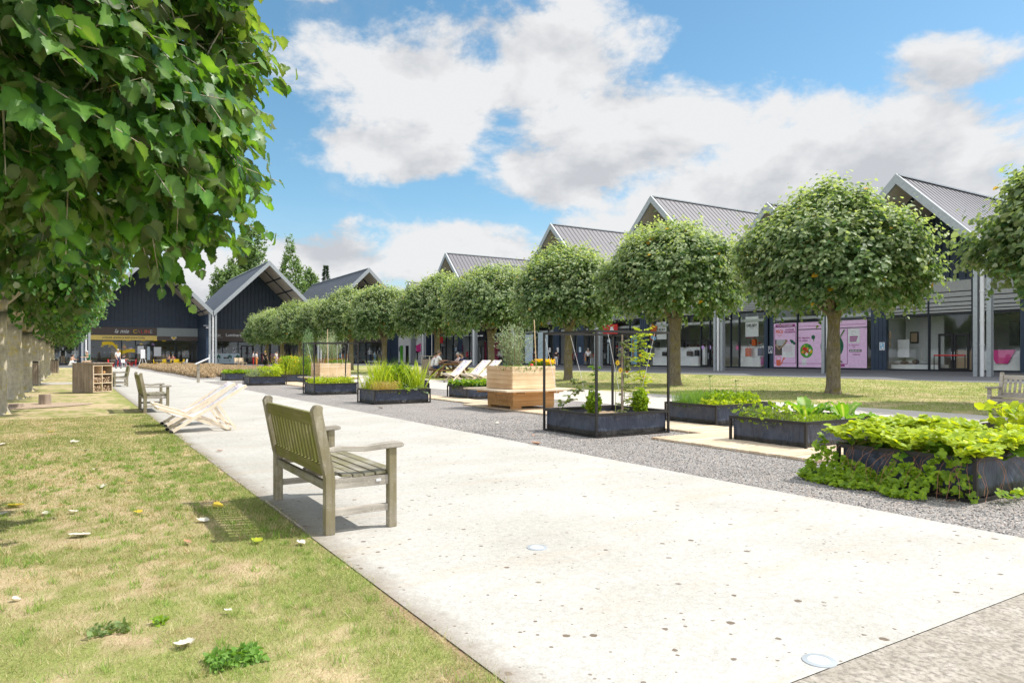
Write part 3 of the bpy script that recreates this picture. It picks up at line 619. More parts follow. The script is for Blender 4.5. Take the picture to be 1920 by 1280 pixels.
rd(p2, 35.75, 2.1, 1.05, dgreen); rd(p2, 35.95, 1.8, .8, green_b, .008)
for q in range(30):
    A = random.random()*6.28; rr = random.random()**.5*.8; b = MB(); X0 = LX(2, 35.75)+rr*math.cos(A); Z0 = 2.15+rr*math.sin(A); L = random.uniform(.2, .5); an = random.uniform(.4, 2.6)
    b.beam((X0, yp-.014-.0006*q, Z0), (X0+L*math.cos(an), yp-.014-.0006*q, Z0+L*math.sin(an)), .004, .07, up=(0, 1, 0)); b.build('print', random.choice([green_b, dgreen, lav, paleb, tomato_r, green_b, orange]), p2)
b = MB(); b.beam((LX(2, 35.2), yp-.03, 2.5), (LX(2, 34.6), yp-.03, 3.45), .01, .22, up=(0, 1, 0)); b.build('print', green_b, p2)
b = MB(); b.prism([(LX(2, 35.6), .75), (LX(2, 34.75), .75), (LX(2, 35.0), .98), (LX(2, 35.25), 1.1)], yp-.01, yp); b.build('print', brown, p2)
b = MB(); b.sphere((LX(2, 35.2), yp, 1.35), (.06, .01, .12)); b.sphere((LX(2, 35.0), yp, 1.5), (.12, .01, .06)); b.sphere((LX(2, 35.4), yp, 1.5), (.1, .01, .07)); b.build('print', dgreen, p2)
for A in ((38.95, 34.35, .62, .66), (34.39, 34.35, .62, 3.5)): rect(p2, *A, plum)
rect(p2, 35.9, 34.6, .42, .6, plum, dy=.01)
rect(p2, 34.3, 33.3, 2.35, 3.5, cwhite, dy=.008); b = MB(); b.tube([(LX(2, 33.8)+.16*math.cos(q), yp-.02, 3.15+.18*math.sin(q)) for q in [5.6*i/10 for i in range(11)]], .012, 5); b.build('print', greyl, p2)
for i in range(3): rect(p2, 34.15, 33.45+.06*i, 2.78-.16*i, 2.90-.16*i, plum, dy=.016)
text("En collaboration\navec", .13, plum, p2, (LX(2, 33.8), yp-.005, 2.1)); rect(p2, 34.2, 33.15, 1.62, 1.82, brown, dy=.004); [rect(p2, 34.1-.13*i, 34.02-.13*i, 1.67, 1.77, cwhite, dy=.012) for i in range(7)]
text("cultures", .2, plum, p2, (LX(2, 33.6), yp-.005, 1.42), shear=.3)
rect(p3, 38.9, 32.8, 3.85, 3.88, plum)
# shop 3: luggage
t, a, c = RB[3]
def L3(Y): return LX(3, Y)
front(t, a, c, y, z0, 5.4, [L3(54.7), L3(50.2), L3(49.0), L3(46.4), L3(45.4)], [(L3(50.2), L3(49.0)+.9)]); louvers(t, a, c, y, 5.5, 6.7)
for Yc in (56.3, 43.4+.9):
    x = L3(Yc); b = MB(); b.bb((x-.75, y+.4, 3.1), (x+.75, y+.44, 5.0)); b.tube([(x-.6, y+.42, 5.0), (x-.6, y+.42, 5.4)], .02, 5); b.tube([(x+.6, y+.42, 5.0), (x+.6, y+.42, 5.4)], .02, 5); o = b.build('hanging_sign', cwhite, t)
    text("DELSEY", .36, blackm, o, (x, y+.39, 4.15), bold=.012); text("PARIS", .12, blackm, o, (x, y+.39, 3.88), sp=1.6)
for x0, x1 in ((L3(58), L3(55)), (L3(54.4), L3(50.6)), (L3(46.2), L3(43))):
    counter(t, x0, x1, y+1.0, z0, 2.0, cwhite, .6); counter(t, x0+.3, x1-.4, y+.45, z0, 1.0, cwhite, .4)
for m, Yq, zz, w, hh in ((blackm, 57.2, 2.25, .5, .6), (blackm, 56, 1.3, .6, .45), (blackm, 53.4, 2.25, .5, .5), (brown, 52.4, 1.3, .6, .5), (blackm, 51.4, 1.3, .4, .6), (tomato_r, 44.9, 1.25, .5, .8), (tomato_r, 44.2, 2.25, .4, .6), (tomato_r, 44.8, .3, .7, .5), (pink, 43.6, .3, .55, .7), (magenta, 46.1, 1.9, .35, .35), (darkblue, 43.5, 1.3, .45, .75), (plum, 43.2, .5, .3, .7), (wine, 44.6, 3.0, .9, .35)):
    x = L3(Yq); b = MB(); b.bb((x-w/2, y+.5, zz), (x+w/2, y+.8, zz+hh)); b.tube([(x-w/4, y+.65, zz+hh), (x-w/4, y+.65, zz+hh+.15), (x+w/4, y+.65, zz+hh+.15), (x+w/4, y+.65, zz+hh)], .02, 5); b.build('suitcase', m, t, bevel=.03)
shelf(t, a+.3, a+6, y+4, z0, 3, [wine, tan, blackm]); shelf(t, c-5, c-.3, y+4, z0, 3.2, [wine, tomato_r, tan])
for Yq in (49.9, 48.9+.1): b = MB(); b.disc((L3(Yq), y-.1, 2.15), .2, t=.01); b.build('door_sticker', lav, t)
b = MB(); b.box((L3(57.5), y+.3, 3.9), (.9, .05, 1.7), (0, .35, 0)); o = b.build('hanging_poster', tomato_r, t); b = MB(); b.box((L3(57.5)+.1, y+.26, 3.3), (.8, .02, .4), (0, .35, 0)); b.build('print', skyb, o)
notice(t, -8.3+.4, y-.06, 2.0)
# shop 4: red sign, people inside
t, a, c = RB[4]
def L4(Y): return LX(4, Y)
front(t, a, c, y, z0, 5.4, [L4(71.2), L4(68.4), L4(66.0), L4(63.6), L4(60.9)], [(L4(66), L4(64.3))]); louvers(t, a, c, y, 5.5, 6.7)
b = MB(); b.bb((L4(70.6), y-.12, z0), (L4(69.3), y-.1, 5.4)); b.build('pillar', cladding, t)
b = MB(); b.bb((L4(65.9), y-.16, 3.8), (L4(62.9), y-.1, 5.0)); o = b.build('sign_panel', red, t); b = MB(); b.prism([(L4(64.3), 4.15), (L4(64.1), 4.75), (L4(63.7), 4.7), (L4(63.4), 4.1), (L4(63.8), 4.3)], y-.18, y-.165); b.build('print', cwhite, o)
poster(t, L4(60.7), y+.3, 2.1, 1.3, 3.4, skyb, 'display_poster', 'blue swimwear poster standing in the window'); b = MB(); b.sphere((L4(60.7), y+.26, 3.0), (.2, .02, .25)); b.bb((L4(60.9), y+.26, 1.0), (L4(60.5), y+.28, 2.8)); b.build('print', tan, t)
b = MB(); b.bb((L4(65.4), y+.4, z0), (L4(64.9), y+.6, 3.3)); b.build('door_banner', paleb, t)
rack(t, L4(74.5), L4(71.6), y+2.2, z0, [red, wine, cwhite]); rack(t, L4(70.6), L4(68.8), y+1.8, z0, [cwhite, tan, red]); shelf(t, L4(68), L4(66.4), y+3, z0, 3, [tan, red]); counter(t, L4(70.8), L4(69), y+.8, z0, .9, cwhite)
shelf(t, a+.3, c-.3, y+6.5, z0, 3.6, [cwhite, wine, blackm, tan])
notice(t, -8.3+.4, y-.06, 2.1, cwhite); notice(t, L4(70), y-.14, 2.1, skyb)
b = MB(); b.disc((L4(62.4), y-.02, 2.1), .2, t=.01); b.build('window_sticker', lav, t)
# shop 5: pale blue poster
t, a, c = RB[5]
def L5(Y): return LX(5, Y)
front(t, a, c, y, z0, 5.4, [L5(83), L5(80.6), L5(79.4), L5(77.0)], []); louvers(t, a, c, y, 5.5, 6.7)
poster(t, L5(78.2), y-.10, 2.4, 2.3, 4.2, paleb, 'window_poster', 'tall pale blue poster with thin dark lines')
for i in range(4): b = MB(); b.beam((L5(79.2), y-.135, .7+i*.7), (L5(77.2), y-.135, 1.4+i*.8), .01, .05, up=(0, 1, 0)); b.build('print_line', skyb, t)
poster(t, L5(81.6), y-.10, 2.3, 2.0, 4.0, paleb, 'window_poster', 'plain pale blue poster left of the lined one')
notice(t, L5(76.6), y-.11, 2.1, cwhite); rack(t, L5(76), L5(75.9)+.8, y+1, z0, [cwhite, tan]); shelf(t, a+.3, c-.3, y+5, z0, 3, [wine, cwhite, tan])
# shop 6: black hanging sign, clothes
t, a, c = RB[6]
def L6(Y): return LX(6, Y)
front(t, a, c, y, z0, 5.4, [L6(99), L6(96.6), L6(93.4), L6(91.6), L6(88.4)], [(L6(96.2), L6(94))]); louvers(t, a, c, y, 5.5, 6.7)
b = MB(); b.bb((L6(96.4), y-.3, 3.7), (L6(93.5), y-.22, 5.9)); o = b.build('hanging_sign', blackm, t)
for q in (0, .9): b = MB(); b.bb((L6(96.0)+q, y-.32, 4.35), (L6(96.0)+q+(.7 if q < .5 else 1.0), y-.305, 4.52)); b.build('print', cwhite, o)
rack(t, L6(101.6), L6(99.3), y+.8, z0, [wine, red, greyl], 1.9); rack(t, L6(91.3), L6(88.7), y+.9, z0, [wine, cwhite, plum], 1.9); b = MB(); b.bb((L6(96.3), y+1.2, z0), (L6(92), y+1.3, 3.6)); b.build('inner_panel', wine, t)
shelf(t, a+.3, c-.3, y+5, z0, 3, [wine, cwhite, skyb, blackm])
# shop 7: red square sign over a dark door, in the corner
t, a, c = RB[7]
def L7(Y): return LX(7, Y)
front(t, a, c, y, z0, 5.4, [L7(109.5), L7(107.2), L7(104.6)], [(L7(109.3), L7(107.4))]); louvers(t, a, c, y, 5.5, 6.7)
b = MB(); b.bb((L7(109.6), y-.2, 3.5), (L7(108.2), y-.12, 4.6)); b.build('sign_panel', red, t); shelf(t, L7(107), L7(105), y+1, z0, 3.2, [cwhite, wine, skyb]); notice(t, L7(103.4), y-.12, 2.4, skyb); shelf(t, a+.3, c-.3, y+5, z0, 3, [wine, cwhite, tan])

# end row: facade faces the camera
EY, EREC, EE, EW = 103, 9.6, 7.35, 14.8
EG = [(-5.75, 'dark gabled clothes shop at the far left, seen between the tree trunks'), (9.08, 'dark gabled bakery cafe at the far end with a yellow banner and striped soffit'),
      (23.95, 'dark gabled tableware shop at the end, second gable from the left with steep grey roof'), (38.75, 'rightmost gable of the end row with a long grey roof, low behind the trees')]
EB = []
for i, (X, lb) in enumerate(EG):
    EB.append(gable('shop_building', lb, X, EY, 0, EW, EE, 30, EREC, roof_dark, 'warm', sign_z=(3.55, 5.35), cols='R' if i < 3 else '', seams=False))
y = EREC
t, a, c = EB[0]; front(t, a, c, y, z0, 3.5, [-3, 0, 3.4]); b = MB(); b.bb((a, y-.1, 3.55), (c, y+.1, 5.33)); b.build('sign_panel', navy2, t)
for x, m1, m2 in ((1.5, skyb, denim), (3.1, darkblue, greyl), (4.9, blackm, tan), (6.3, cwhite, paleb)): mannequin_mb(t, x, y+.8, z0, m1, m2, 1.3)
rack(t, 1.9, 2.8, y+1.5, z0, [skyb, greyl, cwhite, green_b], 1.8); rack(t, -5, -1, y+1.5, z0, [skyb, greyl, cwhite, darkblue], 1.8); shelf(t, 3.6, 4.5, y+3, z0, 3, [cwhite, skyb, tan]); shelf(t, a+.2, c-.2, y+6, z0, 3, [cwhite, skyb, blackm])
# bakery
t, a, c = EB[1]; cx = 9.08
front(t, a, c, y, z0, 3.55, [-3.0, -1.3, 1.3, 3.9], [(-1.2, 1.0)])
b = MB(); b.bb((a, y-.18, 4.20), (10.5-cx, y-.02, 5.33)); s1 = b.build('sign_panel', brown, t); b = MB(); b.bb((10.5-cx, y-.16, 4.15), (c, y-.02, 5.33)); b.build('sign_panel', grey_p, t)
b = MB(); b.bb((a, y-.20, 3.52), (10.5-cx, y-.02, 4.19)); s2 = b.build('sign_panel', gold, t); b = MB(); b.bb((10.5-cx, y-.17, 3.52), (c, y-.02, 4.14)); s3 = b.build('sign_panel', brown, t)
text("la mie", .78, cwhite, s1, (6.05-cx, y-.2, 4.76), shear=.35, bold=.004, sx=.95)
x = 7.72
for ch, m in zip("CALINE", (yellow, brown, red, orange, coral, greyl)):
    text(ch, .70, m if ch != 'A' else col('ochre', (.35, .2, .1)), s1, (x-cx, y-.2, 4.74), bold=0); x += .44 if ch not in 'LI' else .36
text("ATELIER \u00abPAINS & RESTAURATION\u00bb", .30, brown, s2, (6.35-cx, y-.22, 3.86), bold=.006, sp=1.1)
b = MB(); X = 3.6; H = [(X, 3.58), (X-.36, 3.90), (X-.36, 4.05), (X-.2, 4.12), (X, 4.0), (X+.2, 4.12), (X+.36, 4.05), (X+.36, 3.90)]; b.prism(H, y-.22, y-.18); h1 = b.build('heart', cwhite, s3); b = MB(); b.prism([((p-X)*.75+X, (q-3.86)*.75+3.87) for p, q in H], y-.24, y-.222); b.build('print', yellow, h1)
# yellow ribbon painted on the glass
pts = [(-7, 3.0), (-6.3, 3.1), (-5.7, 3.05), (-5.3, 2.6), (-5.1, 2.05), (-4.9, 1.8), (-4.5, 1.8), (-4.0, 2.0), (-3.4, 2.1), (-2.9, 2.0)]
b = MB()
for i in range(len(pts)-1):
    (x0, q0), (x1, q1) = pts[i], pts[i+1]; w = .24 + .12*(i in (3, 4, 5)); b.add([(x0+1.6, y-.09, q0-w), (x1+1.6, y-.09, q1-w), (x1+1.6, y-.09, q1+w), (x0+1.6, y-.09, q0+w)], [(0, 1, 2, 3)])
b.build('ribbon_decal', yellow, t)
for x in (-5.3, -4.4, -3.5, -2.6):
    b = MB(); b.tube([(x, y+1.5, 3.5), (x, y+1.5, 3.0)], .02, 5); b.tube([(x, y+1.5, 3.05), (x, y+1.5, 2.55)], [.05, .26], 10); b.build('pendant_lamp', yellow, t)
b = MB(); [b.sphere((x, y-.35, 3.48), (.3, .2, .08)) for x in (-2.2, -.3, 1.2, 2.3)]; b.build('spotlight', yellow, t)
for x, z, m in ((-.5, 2.95, yellow), (1.0, 2.95, lav), (-1.8, 2.3, lav), (-2.6, 2.5, orange)): b = MB(); b.sphere((x, y+.6, z), .25); b.build('paper_globe', m, t, smooth=True)
counter(t, -1.1, .9, y+1.2, z0, 1.35, tan); counter(t, 1.1, 3.0, y+1.2, z0, 1.35, tan); counter(t, -4.2, -1.7, y+2.4, z0, 2.2, tan); counter(t, 3.3, 6.3, y+2.6, z0, 1.3, blackm)
poster(t, -.6, y-.1, 2.2, 1.3, 1.15, cwhite, 'menu_board', 'white menu board on the cafe window'); poster(t, 1.5, y-.1, 1.95, .95, 1.3, cwhite, 'poster', 'pale poster beside the cafe door'); poster(t, .1+.25, y-.12, 1.7, .35, 1.9, paleb, 'banner', 'tall narrow pale banner')
shelf(t, a+.2, c-.2, y+6, z0, 3.2, [tan, cwhite, yellow, wine]); 
b = MB(); b.bb((7.25, y-1.9, 1.9), (7.3, y-1.4, 2.9)); b.build('wall_poster', tan, t)
b = MB(); b.box((7.0, 1.6, 5.2), (.5, .3, .16)); b.beam((7.3, 1.6, 5.45), (6.4, 1.6, 5.5), .06, .06); b.build('security_camera', cwhite, t)
b = MB(); b.bb((6.85, 2.2, 0), (7.3, y-.1, EE-.3)); b.build('return_wall', cladding, t)
# tableware shop
t, a, c = EB[2]; cx = 23.95
b = MB(); b.bb((a, y-.16, 3.5), (c, y-.02, 5.33)); s1 = b.build('sign_panel', brown, t); text("arcoroc", .62, cwhite, s1, (17.7-cx+.4, y-.18, 4.45), bold=.012); text("Luminarc", .62, cwhite, s1, (20.9-cx, y-.18, 4.45), bold=.012)
b = MB(); b.bb((a+.3, y-.175, 4.08), (a+2.2, y-.16, 4.11)); b.build('print', cwhite, s1)
front(t, a, c, y, z0, 3.5, [-4.6, -2.4, -.2, 2.2, 4.6], [(-2.0, -.2)])
poster(t, -4.4, y-.10, .95, 4.4, 1.5, paleb, 'window_poster', 'pale green window poster with plants and tableware drawings')
for x in (-6.2+1.0, -3.6, -2.7+.2): b = MB(); b.tube([(x, y-.13, .45), (x, y-.13, .8)], .05, 5); [b.sphere((x+dx, y-.12, zz), (.09, .01, .28)) for dx, zz in ((-.18, 1.15), (0, 1.3), (.18, 1.15))]; b.build('print', dgreen, t)
for x in (-6.2, -4.5, -3.0, -4.1): b = MB(); b.bb((x, y-.13, .6), (x+.35, y-.11, .63)); b.bb((x, y-.13, .9), (x+.35, y-.11, 1.15)); b.build('print', brown, t)
notice(t, -3.0, y-.08, 2.2); shelf(t, a+.2, a+4, y+2.2, z0, 3, [cwhite, paleb, tan]); shelf(t, a+.2, c-.2, y+5.5, z0, 3.1, [cwhite, wine, tan]); counter(t, 1.2, 4.4, y+.6, z0, 1.5, wine)
t, a, c = EB[3]; front(t, a, c, y, z0, 3.5, [-4, 0, 3.1])
for x_, m1, m2, s_ in ((4.0, cwhite, denim, 1.25), (4.9, paleb, skyb, .9), (5.7, blackm, tan, 1.25)): mannequin_mb(t, x_, y+.8, z0+.3, m1, m2, s_)
counter(t, 3.3, 6.6, y+.5, z0, .3, cwhite, .6); b = MB(); b.bb((a, y-.1, 3.55), (c, y+.1, 5.33)); b.build('sign_panel', brown, t); shelf(t, a+.2, c-.2, y+4, z0, 3, [cwhite, wine, skyb]); rack(t, -3, 1, y+1, z0, [wine, orange, skyb])

# the covered corner between the two rows
t = empty('shop_building', (46.3, EY+EREC, 0), label='white-panelled shop corner with a green door and a black curved mark', cat='shop building', group='gabled shop buildings round the green')
b = MB(); b.bb((0, .1, 0), (7.6, .4, 8.0)); b.build('backing_wall', cladding, t)
b = MB(); b.bb((1.3, -.05, z0), (3.5, .09, 5.2)); o = b.build('wall_panel', cwhite, t)
b = MB(); b.bb((1.55, -.09, z0), (2.1, -.052, 3.1)); b.build('door', green_b, o); b = MB(); b.bb((2.6, -.09, z0), (3.15, -.052, 3.1)); b.build('door', blackm, o); b = MB(); b.bb((1.35, -.07, 2.1), (1.5, -.052, 2.9)); b.build('print', darkblue, o)
b = MB(); b.bb((3.52, -.3, 0), (4.35, .095, 7.9)); b.build('pillar', galv, t)
b = MB(); b.bb((4.37, -.05, z0), (6.3, .09, 5.2)); o = b.build('wall_panel', cwhite, t)
b = MB(); b.tube([(4.6+.75*math.sin(q), -.12, 3.9-.9*math.cos(q)) for q in [-.2+1.9*i/8 for i in range(9)]], .10, 6); b.tube([(4.75, -.12, 2.9), (4.75, -.12, .7)], .09, 6); b.bb((4.45, -.16, 1.9), (5.05, -.08, 2.2)); b.build('print', blackm, o)

# longer tufts standing out of the near lawn
def tufts(n, seed):
    r = np.random.default_rng(seed); y = 1.8+9*r.random(n)**1.4; x = 1.38-5.5*r.random(n)**1.2; nb = 26; X = np.repeat(x, nb)+r.normal(0, .018, n*nb); Y = np.repeat(y, nb)+r.normal(0, .018, n*nb); m = n*nb
    h = np.repeat(.028+.030*r.random(n), nb)*(.5+.7*r.random(m)); a = r.random(m)*6.28; w = .0016*np.clip(np.hypot(X, Y)/4, .8, 3); dx, dy = np.cos(a)*w, np.sin(a)*w; ln = r.normal(0, .5, (m, 2))*h[:, None]
    V = np.stack([np.stack([X-dx, Y-dy, 0*X], -1), np.stack([X+dx, Y+dy, 0*X], -1), np.stack([X+ln[:, 0], Y+ln[:, 1], h], -1)], 1).reshape(-1, 3); u = r.random((m, 1)); kind = np.repeat(r.random(n) < .72, nb)[:, None]
    C = np.where(kind, np.array([.15, .26, .04])*(1-u)+np.array([.38, .52, .12])*u, np.array([.5, .4, .22])*(1-u)+np.array([.75, .64, .44])*u)
    link('grass_tufts', np_mesh('grass_tufts', V, np.arange(3*m).reshape(m, 3), grassm, np.repeat(C, 3, 0)), None, label='longer bright tufts scattered over the near lawn', cat='grass', kind='stuff')
tufts(1500, 9)
# ------------------------------------------------------------------ foliage
def T2(h): # half outline -> triangles both sides, folded leaf
    mid = [(0, 0, 0), (0, .38, -.02), (0, .75, -.05), (0, 1.05, -.16)]
    V = list(mid); F = []
    for s in (1, -1):
        o = len(V); V += [(s*x, y, .22*x-.10*max(0, y-.5)**2*3) for x, y in h]; idx = [0]+[o+i for i in range(len(h))]+[3]
        def near(i):
            y = V[i][1]; return 1 if y < .55 else 2
        prev = 0
        for a, b_ in zip(idx[:-1], idx[1:]):
            m = near(b_) if b_ != 3 else 2
            if m != prev and a != prev:
                F.append((prev, a, m) if s > 0 else (prev, m, a))
            F.append((m, a, b_) if s > 0 else (m, b_, a)); prev = m
    F = [f for f in F if len(set(f)) == 3]
    return np.array(V, float), np.array(F)
LEAF_T, LEAF_F = T2([(.16, -.14), (.36, -.08), (.44, .06), (.52, .10), (.50, .20), (.60, .33), (.47, .40), (.46, .52), (.38, .58), (.40, .74), (.24, .78), (.16, .90)])
QV = np.array([(0, 0, 0), (.42, .18, .10), (.36, .68, .08), (0, 1.05, -.10), (-.36, .68, .08), (-.42, .18, .10)]); QF = np.array([(0, 1, 2, 3), (0, 3, 4, 5)])
NV = np.array([(0, 0, 0), (.14, .35, .03), (0, 1, -.05), (-.14, .35, .03)]); NF = np.array([(0, 1, 2, 3)])      # narrow leaf
RV = np.array([(0, 0, 0), (.30, .12, .06), (.46, .45, .08), (.30, .82, .04), (0, .95, -.02), (-.30, .82, .04), (-.46, .45, .08), (-.30, .12, .06)]); RF = np.array([(0, 1, 2, 3), (0, 3, 4, 5), (0, 5, 6, 7)]) # round leaf
def lump(d, ph, k=3.0, a=.16):
    return 1 + a*(np.sin(k*d[:, 0]+ph[0])*np.sin(k*d[:, 1]+ph[1])+np.sin(1.7*k*d[:, 2]+ph[2])*np.sin(1.9*k*d[:, 0]+ph[3])*.8)
def crown(n_sh, per, R3, zc, rb, size, T, F, pal, seed, up=.55, sl=.55, inner=.25, yellow_p=.012, hang=0.0, expo=2.3, jit=.25, pale=.25):
    """shoots on a lumpy ellipsoid shell; R3 = (rx, ry, rz top), rb = rz bottom"""
    global RNG
    RNG = np.random.default_rng(seed); ph = RNG.random(4)*6.28
    d = nrm(rv(n_sh)); d[:, 2] = np.where(d[:, 2] < -.75, -d[:, 2]*RNG.random(n_sh), d[:, 2]); d = nrm(d)
    rz = np.where(d[:, 2] > 0, R3[2], rb); e = expo
    rad = (np.abs(d)**e).sum(1)**(-1/e)
    inn = RNG.random(n_sh) < inner
    f = np.where(inn, .35+.45*RNG.random(n_sh), .84+.13*RNG.random(n_sh))*lump(d, ph)
    P = d*(rad*f)[:, None]*np.stack([np.full(n_sh, R3[0]), np.full(n_sh, R3[1]), rz], -1)+np.array([0, 0, zc]); n0 = nrm(np.stack([d[:, 0]/R3[0], d[:, 1]/R3[1], d[:, 2]/rz], -1))
    D = nrm(n0*.75+np.array([0, 0, up])+rv(n_sh, .35)); hg = RNG.random(n_sh) < hang; D[hg] = nrm(n0[hg]*.6+np.array([0, 0, -.7])+rv(hg.sum(), .25))
    L = sl*(.5+.9*RNG.random(n_sh)); lg = (RNG.random(n_sh) < .12) & ~inn & (d[:, 2] > -.3); L[lg] *= 1.45; D[lg] = nrm(D[lg]+np.array([0, 0, .5])); out = []
    for j in range(per):
        t = (j+.5)/per; p = P+D*(L*t)[:, None]; p[:, 2] -= .10*t*t*L
        side = nrm(np.cross(D, np.array([0, 0, 1.0])+rv(n_sh, .2)))*(1 if j % 2 else -1)
        yd = side*.75+D*.45+np.array([0, 0, -.62])+rv(n_sh, jit); zd = n0*.55+np.array([0, 0, .75])+rv(n_sh, .38)
        p = p+nrm(yd)*.3*size*.5; s = size*(.65+.6*RNG.random(n_sh))*(1-.3*(t > .8))
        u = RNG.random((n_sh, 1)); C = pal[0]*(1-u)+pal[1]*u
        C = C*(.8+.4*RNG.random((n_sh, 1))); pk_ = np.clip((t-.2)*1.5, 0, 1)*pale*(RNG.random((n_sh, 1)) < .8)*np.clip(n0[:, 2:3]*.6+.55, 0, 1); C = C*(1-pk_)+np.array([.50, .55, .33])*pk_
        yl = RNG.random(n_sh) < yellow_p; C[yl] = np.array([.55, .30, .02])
        q_ = scatter(T, F, p, yd, zd, s, C)
        if len(T) > 20: c_ = q_[2].reshape(-1, len(T), 3); c_[:, :4] *= np.array([1.9, 1.6, 1.5])
        out.append(q_)
    return cat(out), (P, D, L)
def limbs(b, z0, R3, zc, rb, n, seed, r0=.09):
    r = random.Random(seed)
    for i in range(n):
        a = 2*math.pi*i/n+r.random()*.5; e = r.uniform(-.1, 1.1); l = r.uniform(.7, .88)
        tip = Vector((math.cos(a)*math.cos(e)*R3[0]*l, math.sin(a)*math.cos(e)*R3[1]*l, zc+math.sin(e)*(R3[2] if e > 0 else rb)*l))
        p0 = Vector((math.cos(a)*.08, math.sin(a)*.08, z0)); m = p0.lerp(tip, .45)+Vector((0, 0, .15))
        b.tube([p0, m, tip], [r0*(1 if e < .6 else .8), r0*.55, .015], 6)
        for k in range(3):
            q = m.lerp(tip, .2+.25*k); w = Vector((r.uniform(-1, 1), r.uniform(-1, 1), r.uniform(-.2, .8))).normalized()*r.uniform(.6, 1.1); b.tube([q, q+w], [.03, .008], 5)
def trunk(b, h, r, seed, lean=(0, 0)):
    rr = random.Random(seed); N = 16; zs = [0, .06, .16, .35, .7, 1.1, 1.5, 1.9, 2.2, h-.25, h-.08, h+.06]; zs = [z for z in zs if z <= h+.1]; V = []; F = []
    ph = [rr.random()*6.28 for _ in range(4)]
    for z in zs:
        base = r*(1+.42*math.exp(-z/.13)+.05*math.sin(z*2+ph[0])) * (1-.10*min(1, z/h)) * (1+.35*max(0, (z-(h-.35))/.4))
        for k in range(N):
            a = 2*math.pi*k/N; q = base*(1+.05*math.sin(3*a+ph[1]+z)+.035*math.sin(5*a+ph[2]-z*3)+.06*math.exp(-z/.15)*math.sin(4*a+ph[3]))
            V.append((q*math.cos(a)+lean[0]*z, q*math.sin(a)+lean[1]*z, z-.02))
    for i in range(len(zs)-1):
        for k in range(N): F.append((i*N+k, i*N+(k+1) % N, (i+1)*N+(k+1) % N, (i+1)*N+k))
    F.append(tuple((len(zs)-1)*N+k for k in range(N))); b.add(V, F)
leaf_near = leafmat('leaf_near', under=(.27, .28, .15), trans=.36, gloss=.38, back_mix=.55, tint=(1.9, 1.9, .4))
leaf_lime = leafmat('leaf_lime', under=(.50, .54, .38), trans=.40, gloss=.5, back_mix=.8, tint=(1.5, 1.6, .5))
PN = (np.array([.014, .062, .014]), np.array([.080, .205, .034])); PL = (np.array([.048, .115, .042]), np.array([.135, .225, .08]))
tree_group_l = 'pleached lime trees in the left-hand row'; tree_group_r = 'round-headed lime trees in the right-hand row'
def add_tree(name, loc, tm, cm, bm_, mats, rz, s, label, group):
    t = empty(name, loc, rz, label=label, cat='tree', group=group); t.scale = s if isinstance(s, tuple) else (s,)*3
    link('trunk', tm, t); br = link('branches', bm_, t); link('crown', cm, t); return t
# near tree, its crown fills the upper left
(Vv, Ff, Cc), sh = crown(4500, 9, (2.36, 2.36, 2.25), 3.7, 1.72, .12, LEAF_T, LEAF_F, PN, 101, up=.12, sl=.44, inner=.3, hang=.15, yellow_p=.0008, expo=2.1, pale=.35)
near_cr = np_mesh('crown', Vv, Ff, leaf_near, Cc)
b = MB(); P, D, L = sh
for i in range(0, len(P), 2):
    p = Vector(P[i]); q = p+Vector(D[i])*float(L[i]); q.z -= .1*float(L[i]); pz = p-Vector(D[i])*.25
    b.tube([pz, p, q], [.006, .005, .002], 4, cap=False)
limbs(b, 2.3, (2.4, 2.4, 2.3), 3.55, 1.5, 11, 5, .11); o = b.build('branches', bark_l); near_br = o.data; bpy.data.objects.remove(o)
b = MB(); trunk(b, 2.4, .2, 3); o = b.build('trunk', bark_l, smooth=True); tr_l = o.data; bpy.data.objects.remove(o)
add_tree('lime_tree', (-1.35, 6.15, 0), tr_l, near_cr, near_br, None, 0, 1, 'nearest lime tree whose big toothed leaves fill the upper left corner', tree_group_l)
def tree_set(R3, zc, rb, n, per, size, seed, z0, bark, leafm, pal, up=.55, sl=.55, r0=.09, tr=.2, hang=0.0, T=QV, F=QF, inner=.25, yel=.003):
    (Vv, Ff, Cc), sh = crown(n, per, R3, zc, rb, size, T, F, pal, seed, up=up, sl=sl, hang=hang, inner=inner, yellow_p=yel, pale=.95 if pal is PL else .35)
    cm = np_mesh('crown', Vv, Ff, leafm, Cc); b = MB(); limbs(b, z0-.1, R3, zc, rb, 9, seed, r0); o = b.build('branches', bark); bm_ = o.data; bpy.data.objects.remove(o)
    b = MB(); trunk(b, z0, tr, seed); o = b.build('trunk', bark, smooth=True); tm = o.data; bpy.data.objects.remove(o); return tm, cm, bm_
LS = [tree_set((2.1, 3.2, 2.1), 3.8, 1.45, 2400, 8, .16, 201, 2.45, bark_l, leaf_near, PN, up=.15, hang=.2, tr=.21), tree_set((2.1, 3.2, 2.1), 3.8, 1.5, 2200, 8, .17, 202, 2.4, bark_l, leaf_near, PN, up=.15, hang=.2, tr=.20)]
LY = [12.4, 18.75, 25.4, 30.6, 37.9, 44, 49.8, 56.7, 63, 70, 77]
LLB = ['second lime tree of the left row, its crown just behind the nearest leaves', 'lime tree with the leftmost visible lichen-covered trunk, at the picture edge', 'second visible left-row tree, thick trunk with bright yellow lichen',
       'third visible left-row tree, trunk flaring under a hollow fork', 'fourth left-row tree, slimmer trunk beyond the hollow fork', 'fifth trunk of the left row, just behind the small wooden post', 'sixth trunk of the left row, partly hidden by the fifth',
       'seventh trunk of the left row, thin in the distance', 'far lime tree near the end of the left row', 'far lime tree, second from the end of the left row', 'last and smallest lime tree of the left row']
